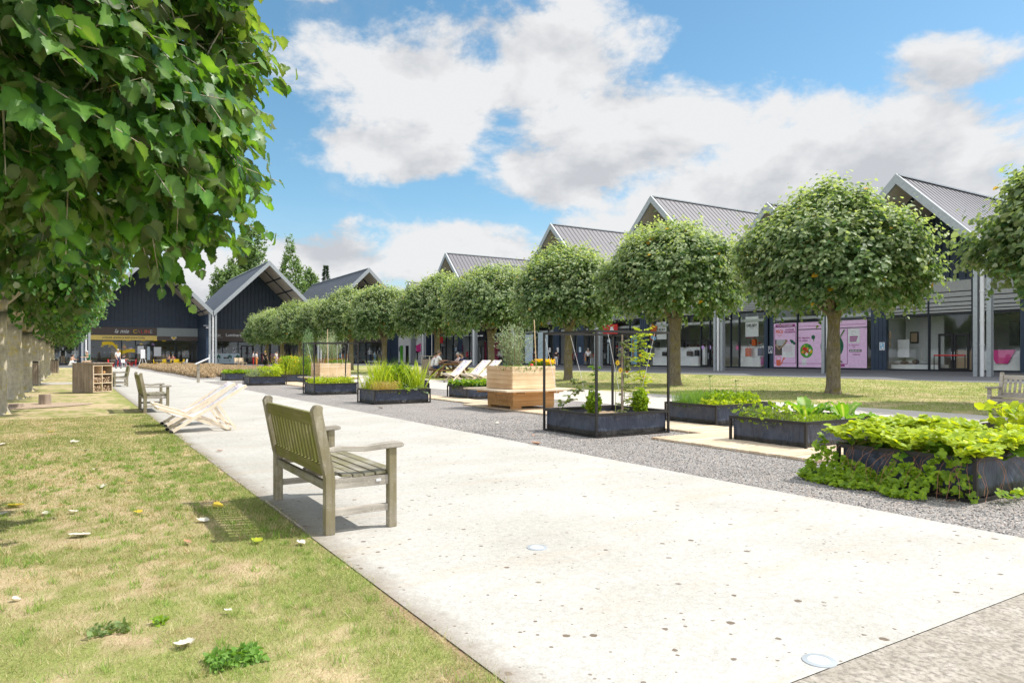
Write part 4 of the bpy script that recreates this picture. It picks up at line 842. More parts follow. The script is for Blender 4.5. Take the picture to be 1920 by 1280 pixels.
for i, Y in enumerate(LY):
    tm, cm, bm_ = LS[i % 2]; s = 1+.05*math.sin(i*2.1); add_tree('lime_tree', (-1.38+.05*math.sin(i*3), Y, 0), tm, cm, bm_, None, (i*math.pi) % 6.28, (s, 1, 1+.03*math.cos(i)), LLB[i], tree_group_l)
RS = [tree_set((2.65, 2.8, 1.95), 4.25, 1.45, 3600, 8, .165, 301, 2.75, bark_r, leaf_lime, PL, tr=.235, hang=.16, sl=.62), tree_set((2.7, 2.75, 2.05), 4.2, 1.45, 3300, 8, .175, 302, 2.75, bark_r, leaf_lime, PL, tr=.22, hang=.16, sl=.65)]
RT = [(21.6, 6.1, 1.12, 'rightmost lime tree, its leafy crown cut by the right edge of the picture'), (21.66, 14.3, 1.0, 'big round lime tree right of centre, in front of the pink poster shop'), (22.2, 22.15, 1.06, 'round lime tree with olive trunk in front of the luggage shop'),
      (22.3, 30.0, .97, 'round lime tree behind the black trellis planter with tomatoes'), (21.9, 37.4, .96, 'lime tree beside the picnic table, its trunk above the wooden box planter'), (21.9, 44.9, .95, 'lime tree whose olive trunk stands behind the picnic table diners'), 
      (20.3, 50.8, .93, 'lime tree with a pale grey trunk behind the tall vegetable bed'), (21.6, 62, 1.0, 'lime tree with its trunk behind the farther trellis planter'), (21.6, 70, .98, 'far lime tree above the second wooden box planter'),
      (21.4, 78, .98, 'far lime tree above the flowering bed, third from the end of the row'), (21.4, 86, .97, 'far lime tree, second from the end of the right row'), (21.3, 93, .97, 'last lime tree of the right row, next to the tableware shop')]
for i, (x, Y, s, lb) in enumerate(RT):
    tm, cm, bm_ = RS[i % 2]; add_tree('lime_tree', (x, Y, 0), tm, cm, bm_, None, i*2.2+.6, (s, s*(1+.04*math.sin(i*5)), 1.0 if i == 0 else s if i < 3 else s*1.07), lb, tree_group_r)
# trees behind the buildings
PB = (np.array([.09, .17, .05]), np.array([.22, .34, .11]))
def back_tree(x, Y, h, w, label, kind='poplar', name='poplar_tree'):
    n = 700 if kind != 'conifer' else 260
    if kind == 'conifer':
        b = MB(); b.tube([(0, 0, 0), (0, 0, h)], [.25, .03], 6); t = empty(name, (x, Y, 0), label=label, cat='tree'); b.build('trunk', bark_r, t)
        pos = []; yd = []
        for i in range(1700):
            f = random.random()**.8; z = h*(.35+.65*f); a = random.choice([0, 1, 2, 3, 4])*1.256+random.uniform(-.9, .9); r = random.random()*w*(1.02-f); pos.append((r*math.cos(a), r*math.sin(a), z-.3*r)); yd.append((math.cos(a), math.sin(a), random.uniform(-.3, .3)))
        V, F, C = scatter(NV, NF, np.array(pos), np.array(yd), rv(len(pos)), .7, np.tile([.02, .05, .03], (len(pos), 1))); link('crown', np_mesh('crown', V, F, leaf_back, C), t); return
    (V, F, C), sh = crown(n, 9, (w, w, h*.55), h*.55, h*.42, .42, QV, QF, PB, int(x*7+Y), up=1.2, sl=1.2, inner=.3, yellow_p=0, expo=2.4, jit=.6)
    t = empty(name, (x, Y, 0), label=label, cat='tree', group='trees beyond the shops'); b = MB(); trunk(b, 3, .3, 3); b.tube([(0, 0, 2.9), (0, 0, h*.8)], [.28, .05], 8)
    b.build('trunk', bark_r, t, smooth=True); link('crown', np_mesh('crown', V, F, leaf_back, C), t)
leaf_back = leafmat('leaf_back', under=(.16, .22, .10), trans=.3, gloss=.6, back_mix=.5)
def bt(px, py, Y, w, *a, **k):
    u = (px-960)/1322; d = Y/(.8475-.5308*u); back_tree(d*(.5308+.8475*u), Y, 1.25+(668-py)*d/1322, w, *a, **k)
bt(472, 446, 150, 2.6, 'tall poplar with a twin top behind the tableware shop roof'); bt(464, 470, 152, 2.2, 'shorter poplar stem pressed against the tall twin-topped one'); bt(546, 486, 152, 2.5, 'poplar right of the tableware shop gable tip')
bt(437, 512, 148, 2.5, 'low bushy tree left of the tall poplar, over the roof ridge', name='bushy_tree'); bt(417, 524, 150, 2.2, 'smallest bushy tree, leftmost over the roof slope', name='bushy_tree'); bt(611, 498, 160, 2.6, 'dark spiky conifer tip over the far grey roof', kind='conifer', name='conifer_tree'); bt(583, 525, 158, 1.8, 'tiny tree top just over the far roof ridge', name='bushy_tree')

# ------------------------------------------------------------------ benches: local x along the seat, y towards the front
def make_bench(label, full=True):
    t = empty('park_bench', label=label, cat='bench', group='weathered teak benches'); W = 1.5; h = W/2
    for s in (-1, 1):
        x = s*(h-.035); b = MB()
        prof = [(.035, 0), (.035, .40), (-.055, .86), (-.05, .895), (-.075, .91), (-.105, .905), (-.128, .87), (-.045, .44), (-.035, .40), (-.035, 0)]
        b.add([(x-.033, y, z) for y, z in prof]+[(x+.033, y, z) for y, z in prof], [tuple(range(10)), tuple(range(19, 9, -1))]+[(i, i+10, (i+1) % 10+10, (i+1) % 10) for i in range(10)])
        b.build('leg', teak_z, t, bevel=.004)
        b = MB(); b.bb((x-.033, .435, 0), (x+.033, .495, .595)); b.build('leg', teak_z, t, bevel=.004)
        b = MB(); pr = [(-.03, .60), (.08, .613), (.26, .602), (.42, .618), (.52, .622), (.545, .61), (.55, .592), (.53, .582), (.42, .578), (.26, .568), (.08, .578), (-.01, .575)]
        n = len(pr); w0 = [.026, .03, .036, .045, .05, .04]
        ww = lambda y: .03+.022*max(0, min(1, y/.45))
        b.add([(x-ww(y), y, z) for y, z in pr]+[(x+ww(y), y, z) for y, z in pr], [tuple(range(n)), tuple(range(2*n-1, n-1, -1))]+[(i, i+n, (i+1) % n+n, (i+1) % n) for i in range(n)])
        b.build('armrest', teak_y, t, bevel=.006)
        b = MB(); b.bb((x-.018, .036, .125), (x+.018, .434, .175)); b.build('stretcher', teak_y, t, bevel=.003)
        b = MB(); b.bb((x-.02, .036, .315), (x+.02, .434, .385)); b.build('seat_rail', teak_y, t, bevel=.003)
    b = MB(); b.bb((-.022, .021, .30), (.022, .454, .37)); b.bb((-h+.07, -.015, .30), (h-.07, .02, .36)); b.bb((-h+.07, .455, .315), (h-.07, .48, .385)); b.build('under_frame', teak, t, bevel=.003)
    def back(z): return -.015-.0  if z < .44 else -.01-(z-.44)*.19
    b = MB(); sl = Matrix.Rotation(math.atan(.19), 3, 'X')
    z0, z1 = .40, .48
    b.box((0, back(.45)-.004, .445), (W-.14, .032, .085), sl); b.build('back_rail', teak_rail, t, bevel=.004)
    b = MB(); b.box((0, back(.81)-.004, .805), (W-.14, .034, .095), sl); b.build('top_rail', teak_rail, t, bevel=.006)
    b = MB(); n = 15
    for i in range(n):
        x = -h+.07+(W-.14)*(i+.5)/n; b.beam((x, back(.485), .485), (x, back(.76), .76), .048, .014, up=(0, 1, 0))
    b.build('backrest', teak_back, t)
    b = MB(); ys = [.0, .085, .17, .255, .34, .425]
    for i, y in enumerate(ys):
        z = .405+[.008, -.004, -.01, -.008, -.002, .002][i]; b.box((0, y+.04, z), (W-.05 if 0 < i < 5 else W-.15, .075, .020), (R([-4, -3, -1, 2, 3, 6][i]), 0, 0))
    b.build('seat', teak, t, bevel=.003)
    return t
bench = make_bench('nearest weathered slatted bench with its green mossy back to the grass'); place(bench, (1.535, 5.58, .004), -math.pi/2)
pl = MB(); pl.bb((.7, .30, .345), (.702+.0, .35, .36)); 
b = MB(); b.bb((.7375, .34, .345), (.741, .375, .362)); b.build('name_plate', whitep, bench)
b2 = copy_tree(bench); place(b2, (1.40, 18.2, .004), -math.pi/2, .97, 'second mossy bench along the grass edge, beyond the two deckchairs')
b3 = copy_tree(bench); place(b3, (2.0, 33.9, .004), math.pi/2, .97, 'third bench, sideways beside the wooden insect hotel')
b4 = copy_tree(bench); place(b4, (16.75, 6.48, .004), math.pi/2, 1.0, 'pale bench at the right edge on the far side of the second path')
for c in [o for o in sc.objects if o.parent is b4]:
    if c.data.materials[0].name.startswith('teak'): c.data = c.data.copy(); c.data.materials[0] = teak_pale

# ------------------------------------------------------------------ deckchairs: local y forward is the foot end
def make_deck(label, k=1.0, zt=.75, name='deckchair'):
    t = empty(name, label=label, cat='deckchair', group='white canvas deckchairs'); w = .29
    fr = [(0, .42, 0), (0, -.74, zt)]     # long frame: front foot to head
    se = [(0, .60, .41), (0, -.50, 0)]     # seat frame: front lip to rear foot
    b = MB()
    for s in (-1, 1): b.beam((s*w, fr[0][1], .02), (s*w, fr[1][1], zt), .025, .05)
    b.beam((-w, fr[1][1]+.01, zt-.02), (w, fr[1][1]+.01, zt-.02), .03, .03); b.beam((-w, .34, .07), (w, .34, .07), .03, .03); b.build('long_frame', beech, t)
    b = MB(); q = w-.035
    for s in (-1, 1): b.beam((s*q, se[0][1], se[0][2]), (s*q, se[1][1], .02), .025, .045)
    b.beam((-q, .60, .41), (q, .60, .41), .035, .035); b.beam((-q, -.46, .04), (q, -.46, .04), .03, .03); b.build('seat_frame', beech, t)
    b = MB(); q = w+.03
    for s in (-1, 1): b.beam((s*q, -.28, zt*.60), (s*q, -.56, .03), .022, .04)
    b.beam((-q, -.53, .09), (q, -.53, .09), .028, .028); b.build('prop_frame', beech, t)
    b = MB(); b.tube([(-w-.03, .42, .02), (-w-.03+.06, .42, .02)], .03, 8); b.tube([(w-.03, .42, .02), (w+.03, .42, .02)], .03, 8); b.build('foot_cap', blackm, t)
    V = []; F = []; N = 18
    for i in range(N+1):
        u = i/N; y = fr[1][1]+(.60-fr[1][1])*u; z = zt+(.41-zt)*u - .30*math.sin(math.pi*min(1, u**1.35))*(1) ; z += .02
        for x in (-w+.035, -.09, .09, w-.035): V.append((x, y, z-.02*(1-abs(x)/w)))
    for i in range(N):
        for j in range(3): F.append((i*4+j, i*4+j+1, i*4+j+5, i*4+j+4))
    b = MB(); b.add(V, F); sling = b.build('canvas_sling', canvas, t, smooth=True); m = sling.modifiers.new('thickness', 'SOLIDIFY'); m.thickness = .006
    b = MB()
    for i, (u, x) in enumerate([(.06, .05), (.10, -.04), (.36, .06), (.42, .02), (.30, -.06)]):
        y = fr[1][1]+(.60-fr[1][1])*u; z = zt+(.41-zt)*u-.30*math.sin(math.pi*u**1.35)+.035; b.box((x, y, z), (.07, .05, .003), (R(38), 0, 0))
    b.build('print', lav, sling)
    return t
dk = make_deck('left deckchair of the pair on the pale path by the second bench'); place(dk, (1.84, 14.05, .004), math.pi/2)
d2 = copy_tree(dk); place(d2, (1.80, 12.85, .004), math.pi/2, label='right and nearer deckchair of the pair on the pale path')
dk3 = make_deck('leftmost of three upright white deckchairs beside the picnic table', zt=1.0); place(dk3, (15.85, 30.5, .006), math.radians(100), 1.05)
d = copy_tree(dk3); place(d, (16.25, 29.35, .006), math.radians(98), 1.05, 'middle of three upright white deckchairs beside the picnic table'); d = copy_tree(dk3); place(d, (16.45, 28.7, .006), math.radians(95), 1.05, 'rightmost of three upright white deckchairs beside the picnic table')

# ------------------------------------------------------------------ raised beds
def make_bed(label, cx, cy, wx, wy, h=.36, trellis=0, soil=True, empty_soil=False, wood_legs=True):
    t = empty('raised_bed', (cx, cy, .004), 0, label=label, cat='planter', group='raised beds with navy canvas sides'); X, Y = wx/2, wy/2
    b = MB()
    for s in (-1, 1):
        for q in (-1, 1):
            top = trellis if trellis else h+.02; b.bb((s*X-.016, q*Y-.016, 0), (s*X+.016, q*Y+.016, top))
    for z in (.012, h):
        for s in (-1, 1):
            hh = .014 if z < .1 else .02
            b.bb((-X+.016, s*Y-.018, z-hh), (X-.016, s*Y+.018, z+hh)); b.bb((s*X-.018, -Y+.016, z-hh), (s*X+.018, Y-.016, z+hh))
    for s in (-1, 1): b.bb((s*X-.02*s-.03*s, -Y+.02, h-.03), (s*X-.06*s, Y-.02, h+.005)) ; b.bb((-X+.06, s*Y-.02*s-.03*s, h-.03), (X-.06, s*Y-.06*s, h+.004))
    if trellis:
        for s in (-1, 1): b.bb((-X+.016, s*Y-.017, trellis-.035), (X-.016, s*Y+.017, trellis)); b.bb((s*X-.017, -Y+.016, trellis-.036), (s*X+.017, Y-.016, trellis-.001))
    b.build('frame', black_metal, t)
    # sagging canvas sides
    V = []; F = []; N = 22; M = 7; per = [(-X, -Y), (X, -Y), (X, Y), (-X, Y)]; rr = random.Random(int(cx*100+cy*10))
    for e in range(4):
        a, c = per[e], per[(e+1) % 4]; o = len(V); nx, ny = (c[1]-a[1]), -(c[0]-a[0]); l = math.hypot(nx, ny); nx /= l; ny /= l; ph = [rr.random()*6 for _ in range(4)]
        for j in range(M+1):
            z = .03+(h-.055)*j/M
            for i in range(N+1):
                u = i/N; ins = .038 + .022*math.sin(math.pi*j/M)*math.sin(math.pi*u) - .012*math.sin(math.pi*u)*math.sin(9*u+ph[0]+z*9)*(1-.5*j/M) - .007*math.sin(23*u+ph[1]-z*20)*math.sin(math.pi*u)
                V.append((a[0]+(c[0]-a[0])*(.02+.96*u)-nx*ins, a[1]+(c[1]-a[1])*(.02+.96*u)-ny*ins, z))
        for j in range(M):
            for i in range(N): k = o+j*(N+1)+i; F.append((k, k+1, k+N+2, k+N+1))
    b = MB(); b.add(V, F); b.build('canvas_liner', liner, t, smooth=True)
    V = []; F = []; n = 16; rs = random.Random(3)
    for j in range(n+1):
        for i in range(n+1): V.append(((-X+.05)+(wx-.1)*i/n, (-Y+.05)+(wy-.1)*j/n, h-.10+.03*rs.random()))
    for j in range(n):
        for i in range(n): k = j*(n+1)+i; F.append((k, k+1, k+n+2, k+n+1))
    b = MB(); b.add(V, F); b.build('soil', soilm, t, smooth=True)
    return t
BD = dict(
 straw=('raised bed overflowing with strawberry runners in the right foreground', 7.3, 3.62, 1.55, 1.26), chard=('long raised bed on the plank deck with chard and lettuce', 9.08, 6.45, 1.72, 1.25),
 back=('raised bed with chives and tall weeds, behind the chard bed', 10.5, 9.3, 1.6, 1.25), right=('half-hidden raised bed at the right edge behind the strawberries', 10.4, 3.9, 1.5, 1.25),
 salad=('raised bed packed with low green leaves left of the wooden box planter', 10.5, 18.55, 1.6, 1.25), mixed=('raised bed with tall grassy plants and a blue-green cabbage', 7.45, 17.95, 1.58, 1.25),
 e1=('small raised bed peeping out right behind the cabbage bed', 9.2, 21.5, 1.4, 1.2), e2=('farther raised bed peeping out beyond the cabbage bed', 10.4, 24.1, 1.4, 1.2),
 c=('raised bed with feathery blue-green plants left of the far trellis', 7.25, 32.1, 1.55, 1.3), dd=('leftmost raised bed with low bright green herbs', 7.5, 38.9, 1.6, 1.3), e=('raised bed with tall yellow flowers', 8.9, 34.9, 1.6, 1.3), f=('raised bed right of the tall yellow flowers', 10.7, 38.6, 1.5, 1.3), g=('small dark raised bed behind the farther bench planter', 9.4, 30.0, 1.4, 1.2))
for k, (lb, x, Y, wx, wy) in BD.items(): make_bed(lb, x, Y, wx, wy)
tb1 = make_bed('raised bed with a black trellis frame, tomatoes and two basil bushes', 7.55, 9.13, 1.5, 1.4, .35, 1.65)
tb2 = make_bed('farther raised bed with a black trellis frame and low herbs', 7.37, 23.2, 1.46, 1.25, .35, 1.70)
# boardwalk of short planks
def boards(label, x0, x1, y0, y1, grp='plank walkways between the beds'):
    b = MB(); y = y0; n = 0
    while y < y1-.05: b.bb((x0+random.uniform(-.006, .006), y+.004, .006), (x1+random.uniform(-.006, .006), y+.094, .034+random.uniform(0, .004))); y += .1
    t = empty('plank_walkway', (0, 0, 0), label=label, cat='walkway', group=grp); b.build('planks', plankm, t)
    b = MB(); b.bb((x0+.1, y0, .0045), (x0+.16, y1, .0055)); b.bb((x1-.16, y0, .0045), (x1-.1, y1, .0055)); b.build('batten', oldwood, t)
boards('pale plank deck jutting out under the chard bed', 7.42, 10.0, 5.1, 7.88); boards('plank walkway from the chard bed to the wooden box planter', 8.52, 9.62, 7.9, 16.0)
boards('plank walkway running on from the box planter past the salad bed', 8.9, 10.0-.3, 16.1, 21.0); boards('distant plank walkway among the far raised beds', 8.0, 9.2, 25.2, 36.8)

# wooden box planter with a bench ring
def make_box(label):
    t = empty('box_planter', label=label, cat='planter', group='wooden box planters with bench rings')
    for j in range(5):
        z = .46+.106*j; z1 = z+.103; s = .60
        for A, B, m_ in (((-s, -s, z), (s, -s+.04, z1), pine), ((-s, s-.04, z), (s, s, z1), pine), ((-s-.001, -s+.0405, z), (-s+.04, s-.0405, z1), pine_y), ((s-.04, -s+.0405, z), (s+.001, s-.0405, z1), pine_y)): b = MB(); b.bb(A, B); b.build('board', m_, t)
    b = MB(); s = .58
    for j in range(3):
        z = .06+.12*j; b.bb((-s, -s, z), (s, -s+.04, z+.117)); b.bb((-s, s-.04, z), (s, s, z+.117)); b.bb((-s, -s+.041, z), (-s+.04, s-.041, z+.117)); b.bb((s-.04, -s+.041, z), (s, s-.041, z+.117))
    b.bb((-s, -s+.02, 0), (-s+.25, -s+.12, .06)); b.bb((s-.25, -s+.02, 0), (s, -s+.12, .06)); b.bb((-s, s-.12, 0), (-s+.25, s-.02, .06)); b.build('base', pine_orange, t)
    b = MB(); q = 1.02
    for i in range(4):
        c, s_ = math.cos(i*math.pi/2), math.sin(i*math.pi/2)
        for k in range(3):
            a = .605+.139*k; e = .605+.139*k+.134; P = [(-e, -e), (e, -e), (a, -a), (-a, -a)]; V = [(x*c-y*s_, x*s_+y*c, z) for z in (.415, .45) for x, y in P]
            b.add(V, [(0, 1, 2, 3), (7, 6, 5, 4), (0, 4, 5, 1), (1, 5, 6, 2), (2, 6, 7, 3), (3, 7, 4, 0)])
    b.build('bench_ring', plankm, t)
    for i in range(4):
        for k in (-.45, .45):
            c, s_ = math.cos(i*math.pi/2), math.sin(i*math.pi/2); p = (k*c+.5*s_, k*s_-.5*c, .385); r_ = (k*c+.93*s_, k*s_-.93*c, .385); b = MB(); b.beam(p, r_, .05, .055); b.build('bracket', pine_orange, t)
    b = MB(); b.bb((-.55, -.55, .88), (.55, .55, .93)); b.build('soil', soilm, t); return t
bx = make_box('nearer wooden box planter with a bench ring and an airy shrub'); place(bx, (9.2, 14.3, .036)); bx2 = copy_tree(bx); place(bx2, (8.65, 27.2, .004), label='farther wooden box planter with a bench ring, behind the far trellis')

# ------------------------------------------------------------------ plants
bright = leafmat('bright', under=(.30, .42, .08), trans=.45, gloss=.45, back_mix=.4, tint=(1.5, 1.3, .4))
olive = leafmat('olive', under=(.32, .36, .26), trans=.2, gloss=.55, back_mix=.6, tint=(1.2, 1.3, .8))
stemm = plain('stem', (.25, .30, .08), .7, .3, 20); stem_br = plain('stem_br', (.28, .17, .10), .7, .3, 20); stem_red = plain('stem_red', (.34, .15, .08), .6, .2, 20)
def G_(a, c): return (np.array(a), np.array(c))
BR = G_((.14, .26, .02), (.34, .50, .03)); MG = G_((.06, .17, .02), (.18, .34, .04)); YG = G_((.28, .42, .03), (.56, .66, .05)); DRY = G_((.38, .30, .12), (.62, .50, .22)); SIL = G_((.20, .28, .20), (.34, .42, .30)); OLV = G_((.13, .18, .08), (.28, .34, .19)); BLU = G_((.10, .16, .17), (.20, .27, .30))
def leafcloud(n, box, size, pal, T=QV, F=QF, up=.7, dens=None, seed=0, updir=0.0, spread=.6):
    r = np.random.default_rng(seed+n); p = (r.random((n, 3))*2-1)*np.array(box[3:])+np.array(box[:3])
    if dens == 'ball':
        q = nrm(r.normal(size=(n, 3)))*(r.random((n, 1))**(1/2.6)); p = q*np.array(box[3:])+np.array(box[:3])
    yd = r.normal(size=(n, 3))*spread+np.array([0, 0, updir]); zd = r.normal(size=(n, 3))*.5+np.array([0, 0, up]); u = r.random((n, 1))
    return scatter(T, F, p, yd, zd, size*(.6+.7*r.random(n)), (pal[0]*(1-u)+pal[1]*u)*(.85+.3*r.random((n, 1))))
def blades(n, cx, cy, z, rx, ry, h, w, pal, lean=.35, seed=0, bend=.5):
    r = np.random.default_rng(seed+n); x = cx+(r.random(n)*2-1)*rx; y = cy+(r.random(n)*2-1)*ry; H = h*(.55+.6*r.random(n)); a = r.random(n)*6.28; ln = r.normal(0, lean, (n, 2)); V = []
    dx, dy = np.cos(a)*w, np.sin(a)*w
    for t, k in ((0, 1), (.5, .9), (.85, .55), (1, .05)):
        q = t**1.6
        for s in (-1, 1): V.append(np.stack([x+ln[:, 0]*H*q+s*dx*k, y+ln[:, 1]*H*q+s*dy*k, z+H*(t-bend*.3*t*t*np.abs(ln).sum(1))], -1))
    V = np.stack(V, 1).reshape(-1, 3); o = (np.arange(n)*8)[:, None]; F = np.concatenate([np.concatenate([o+i, o+i+1, o+i+3, o+i+2], 1) for i in (0, 2, 4)]); u = r.random((n, 1)); C = np.repeat(pal[0]*(1-u)+pal[1]*u, 8, 0); return V, F, C
def plant(name, label, catg, parts, loc=(0, 0, 0), mat=None, stems=None, group=None, kind=None, extra=None):
    t = empty(name, loc, label=label, cat=catg, group=group, kind=kind)
    V, F, C = cat(parts); link('foliage', np_mesh('foliage', V, F, mat or bright, C), t)
    if stems: b = stems; b.build('stem', stemm if extra is None else extra, t)
    return t
def stems_mb(pts, r=.004):
    b = MB()
    for p in pts: b.tube(p, [r*1.3]+[r]*(len(p)-1), 5)
    return b
# strawberry mass: leaflets in threes on petioles, spilling over the edge
def trifol(P, N, size, pal, r):
    out = []; n = len(P)
    a0 = r.random(n)*6.28; t1 = nrm(np.cross(N, r.normal(size=(n, 3)))); t2 = np.cross(N, t1)
    for k in range(3):
        a = a0+k*2.09; yd = t1*np.cos(a)[:, None]+t2*np.sin(a)[:, None]+N*.12; u = r.random((n, 1))
        out.append(scatter(RV, RF, P, yd, N+r.normal(size=(n, 3))*.18, size*(.7+.6*r.random(n)), (pal[0]*(1-u)+pal[1]*u)))
    return cat(out)
r = np.random.default_rng(5)
n = 2600; x = 7.3+(r.random(n)*2-1)*.86; Y = 3.62+(r.random(n)*2-1)*.74; z = .31+.23*fbm(x*3.4, Y*3.4, 3, 4)+.08*r.random(n)+.08*np.exp(-((x-7.3)**2+(Y-3.7)**2)*2)
top = trifol(np.stack([x, Y, z], -1), nrm(r.normal(size=(n, 3))*.36+np.array([-.1, -.1, 1])), .050, YG, r)
n = 260; x = 7.3+(r.random(n)*2-1)*.8; Y = 3.62+(r.random(n)*2-1)*.7; under = trifol(np.stack([x, Y, .34+.12*r.random(n)], -1), nrm(r.normal(size=(n, 3))*.5+np.array([0, 0, 1])), .07, MG, r)
# spill: over the -X side towards the path and along the ground
def gx(n, Y0, Y1, seed):
    q = np.random.default_rng(seed); Yc = Y0+(Y1-Y0)*q.random(n); t = q.random(n); f = np.clip(1.15-(Yc-3.1)*.55, .25, 1.1); x = 6.50-.05-.36*f*t**1.3*(.4+.9*vnoise(Yc*4, Yc*0, 3)); z = np.maximum(.02, .40*(1-t)**1.5*(.25+vnoise(Yc*5, Yc*0+2, 4)))+.04*q.random(n); return np.stack([x, Yc, z], -1)
P1 = gx(650, 3.25, 4.55, 7); sp1 = trifol(P1, nrm(r.normal(size=(650, 3))*.4+np.array([-.45, -.2, .8])), .036, BR, r)
P2 = np.stack([6.50-.16*r.random(200)+.15*r.random(200), 4.0+.62*r.random(200), .015+.09*r.random(200)], -1); sp2 = trifol(P2, nrm(r.normal(size=(200, 3))*.4+np.array([-.2, -.2, .9])), .034, MG, r)
P3 = np.stack([6.45+.1*r.random(60), 2.98+.35*r.random(60), .02+.40*r.random(60)], -1); sp3 = trifol(P3, nrm(r.normal(size=(60, 3))*.4+np.array([-.6, -.5, .6])), .04, BR, r)
P4 = np.stack([6.6+1.5*r.random(70), 2.93-.12*r.random(70), .03+.06*r.random(70)], -1); sp4 = trifol(P4, nrm(r.normal(size=(70, 3))*.4+np.array([0, -.3, .9])), .04, BR, r)
b = MB(); rr = random.Random(8)
for i in range(42):
    side = rr.random() < .8; Y0 = rr.uniform(3.0, 4.3); X0 = 6.55
    if side: s = Vector((X0+.12, Y0, .42)); e = Vector((X0-rr.uniform(.05, .30), Y0+rr.uniform(-.3, .3), rr.uniform(.02, .2))); m = Vector((X0-.10, (s.y+e.y)/2, .40+rr.uniform(-.06, .05)))
    else: Xq = rr.uniform(6.6, 8.1); s = Vector((Xq, 3.05, .42)); e = Vector((Xq+rr.uniform(-.3, .3), 2.97-rr.uniform(.02, .2), .03)); m = Vector((Xq, 2.90, .38))
    pts = [s.lerp(m, t).lerp(m.lerp(e, t), t) for t in [k/7 for k in range(8)]]; b.tube([p_+Vector((.012*math.sin(k_*1.7+i), .02*math.sin(k_*1.3+i*2), 0)) for k_, p_ in enumerate(pts)], .0014, 4)
t = empty('strawberry_plants', label='mass of yellow-green strawberry plants spilling over its bed on red runners', cat='strawberry plants', kind='stuff')
V, F, C = cat([top, under, sp1, sp2, sp3, sp4]); link('foliage', np_mesh('foliage', V, F, bright, C), t); b.build('runner', stem_red, t)
# chard bed plants (x 8.22..9.94, y 5.83..7.07)
def bigleaf(P, ang, L, W, tilt, pal, curl=.5, seed=0):
    q = random.Random(seed); V = []; F = []; n = 9; m = 6
    for i in range(n+1):
        u = i/n; w = W*math.sin(math.pi*min(1, .12+u*.88))**.7*(1 if u < .98 else .2); a = tilt+curl*u*u; c = (L*u*math.cos(tilt)+curl*L*.25*u*u*math.cos(tilt), L*(u*math.sin(tilt)-curl*.42*u*u))
        for j in range(m+1):
            v = j/m*2-1; ruff = .02*math.sin(u*19+v*5+seed)*abs(v)+.015*math.sin(u*31+seed*2); x = c[0]; y = v*w; z = c[1]+ruff+.25*w*abs(v); V.append((P[0]+x*math.cos(ang)-y*math.sin(ang), P[1]+x*math.sin(ang)+y*math.cos(ang), P[2]+z))
    for i in range(n):
        for j in range(m): k = i*(m+1)+j; F.append((k, k+1, k+m+2, k+m+1))
    V = np.array(V); C = np.tile(pal[0]*.5+pal[1]*.5, (len(V), 1))*(.85+.3*q.random()); C[3::7] = np.array([.5, .6, .25]); return V, np.array(F), C
CH = G_((.10, .30, .03), (.22, .46, .04))
def chard(name, label, loc, n, L, seed, tilt0=1.15, pal=CH, catg='chard plant'):
    q = random.Random(seed); parts = []
    b = MB()
    for i in range(n):
        a = 6.28*i/n+q.uniform(-.3, .3); tl = tilt0-q.random()*.75; l = L*q.uniform(.7, 1.1); p0 = Vector((math.cos(a)*.02, math.sin(a)*.02, 0)); p1 = p0+Vector((math.cos(a)*math.cos(tl), math.sin(a)*math.cos(tl), math.sin(tl)))*l*.35
        b.tube([p0, p1], [.016, .010], 6); parts.append(bigleaf(p1, a, l, l*.27, tl, pal, q.uniform(.5, 1.3), seed+i))
    t = empty(name, loc, label=label, cat=catg); V, F, C = cat(parts); link('leaves', np_mesh('leaves', V, F, bright, C, smooth=True), t); b.build('stalk', whitep, t)
chard('chard_plant', 'large chard with upright crinkled leaves in the middle of its bed', (9.2, 6.5, .27), 10, .38, 1, 1.35); chard('chard_plant', 'large chard with white stalks leaning out at the right end of the bed', (9.66, 6.2, .27), 12, .38, 2, 1.2)
chard('lettuce_plant', 'young frilly lettuce left of the upright chard', (8.9, 6.75, .28), 10, .22, 3, .8, BR, 'lettuce'); chard('lettuce_plant', 'small pale lettuce at the back left of the chard bed', (8.6, 6.85, .28), 9, .18, 4, .8, YG, 'lettuce')
V = leafcloud(1400, (8.75, 6.08, .36, .36, .19, .06), .045, BR, NV, NF, up=1, seed=3, updir=.8); plant('parsley_patch', 'low bright green carrot tops along the front rim of the chard bed', 'herbs', [V], kind='stuff')
V = leafcloud(1500, (8.5, 6.62, .38, .28, .40, .10), .04, OLV, NV, NF, up=.7, seed=4, updir=.8); V2 = leafcloud(250, (8.5, 6.6, .42, .3, .42, .14), .06, BR, QV, QF, seed=5); plant('herb_patch', 'wispy grey-green herbs filling the left half of the chard bed', 'herbs', [V, V2], kind='stuff')
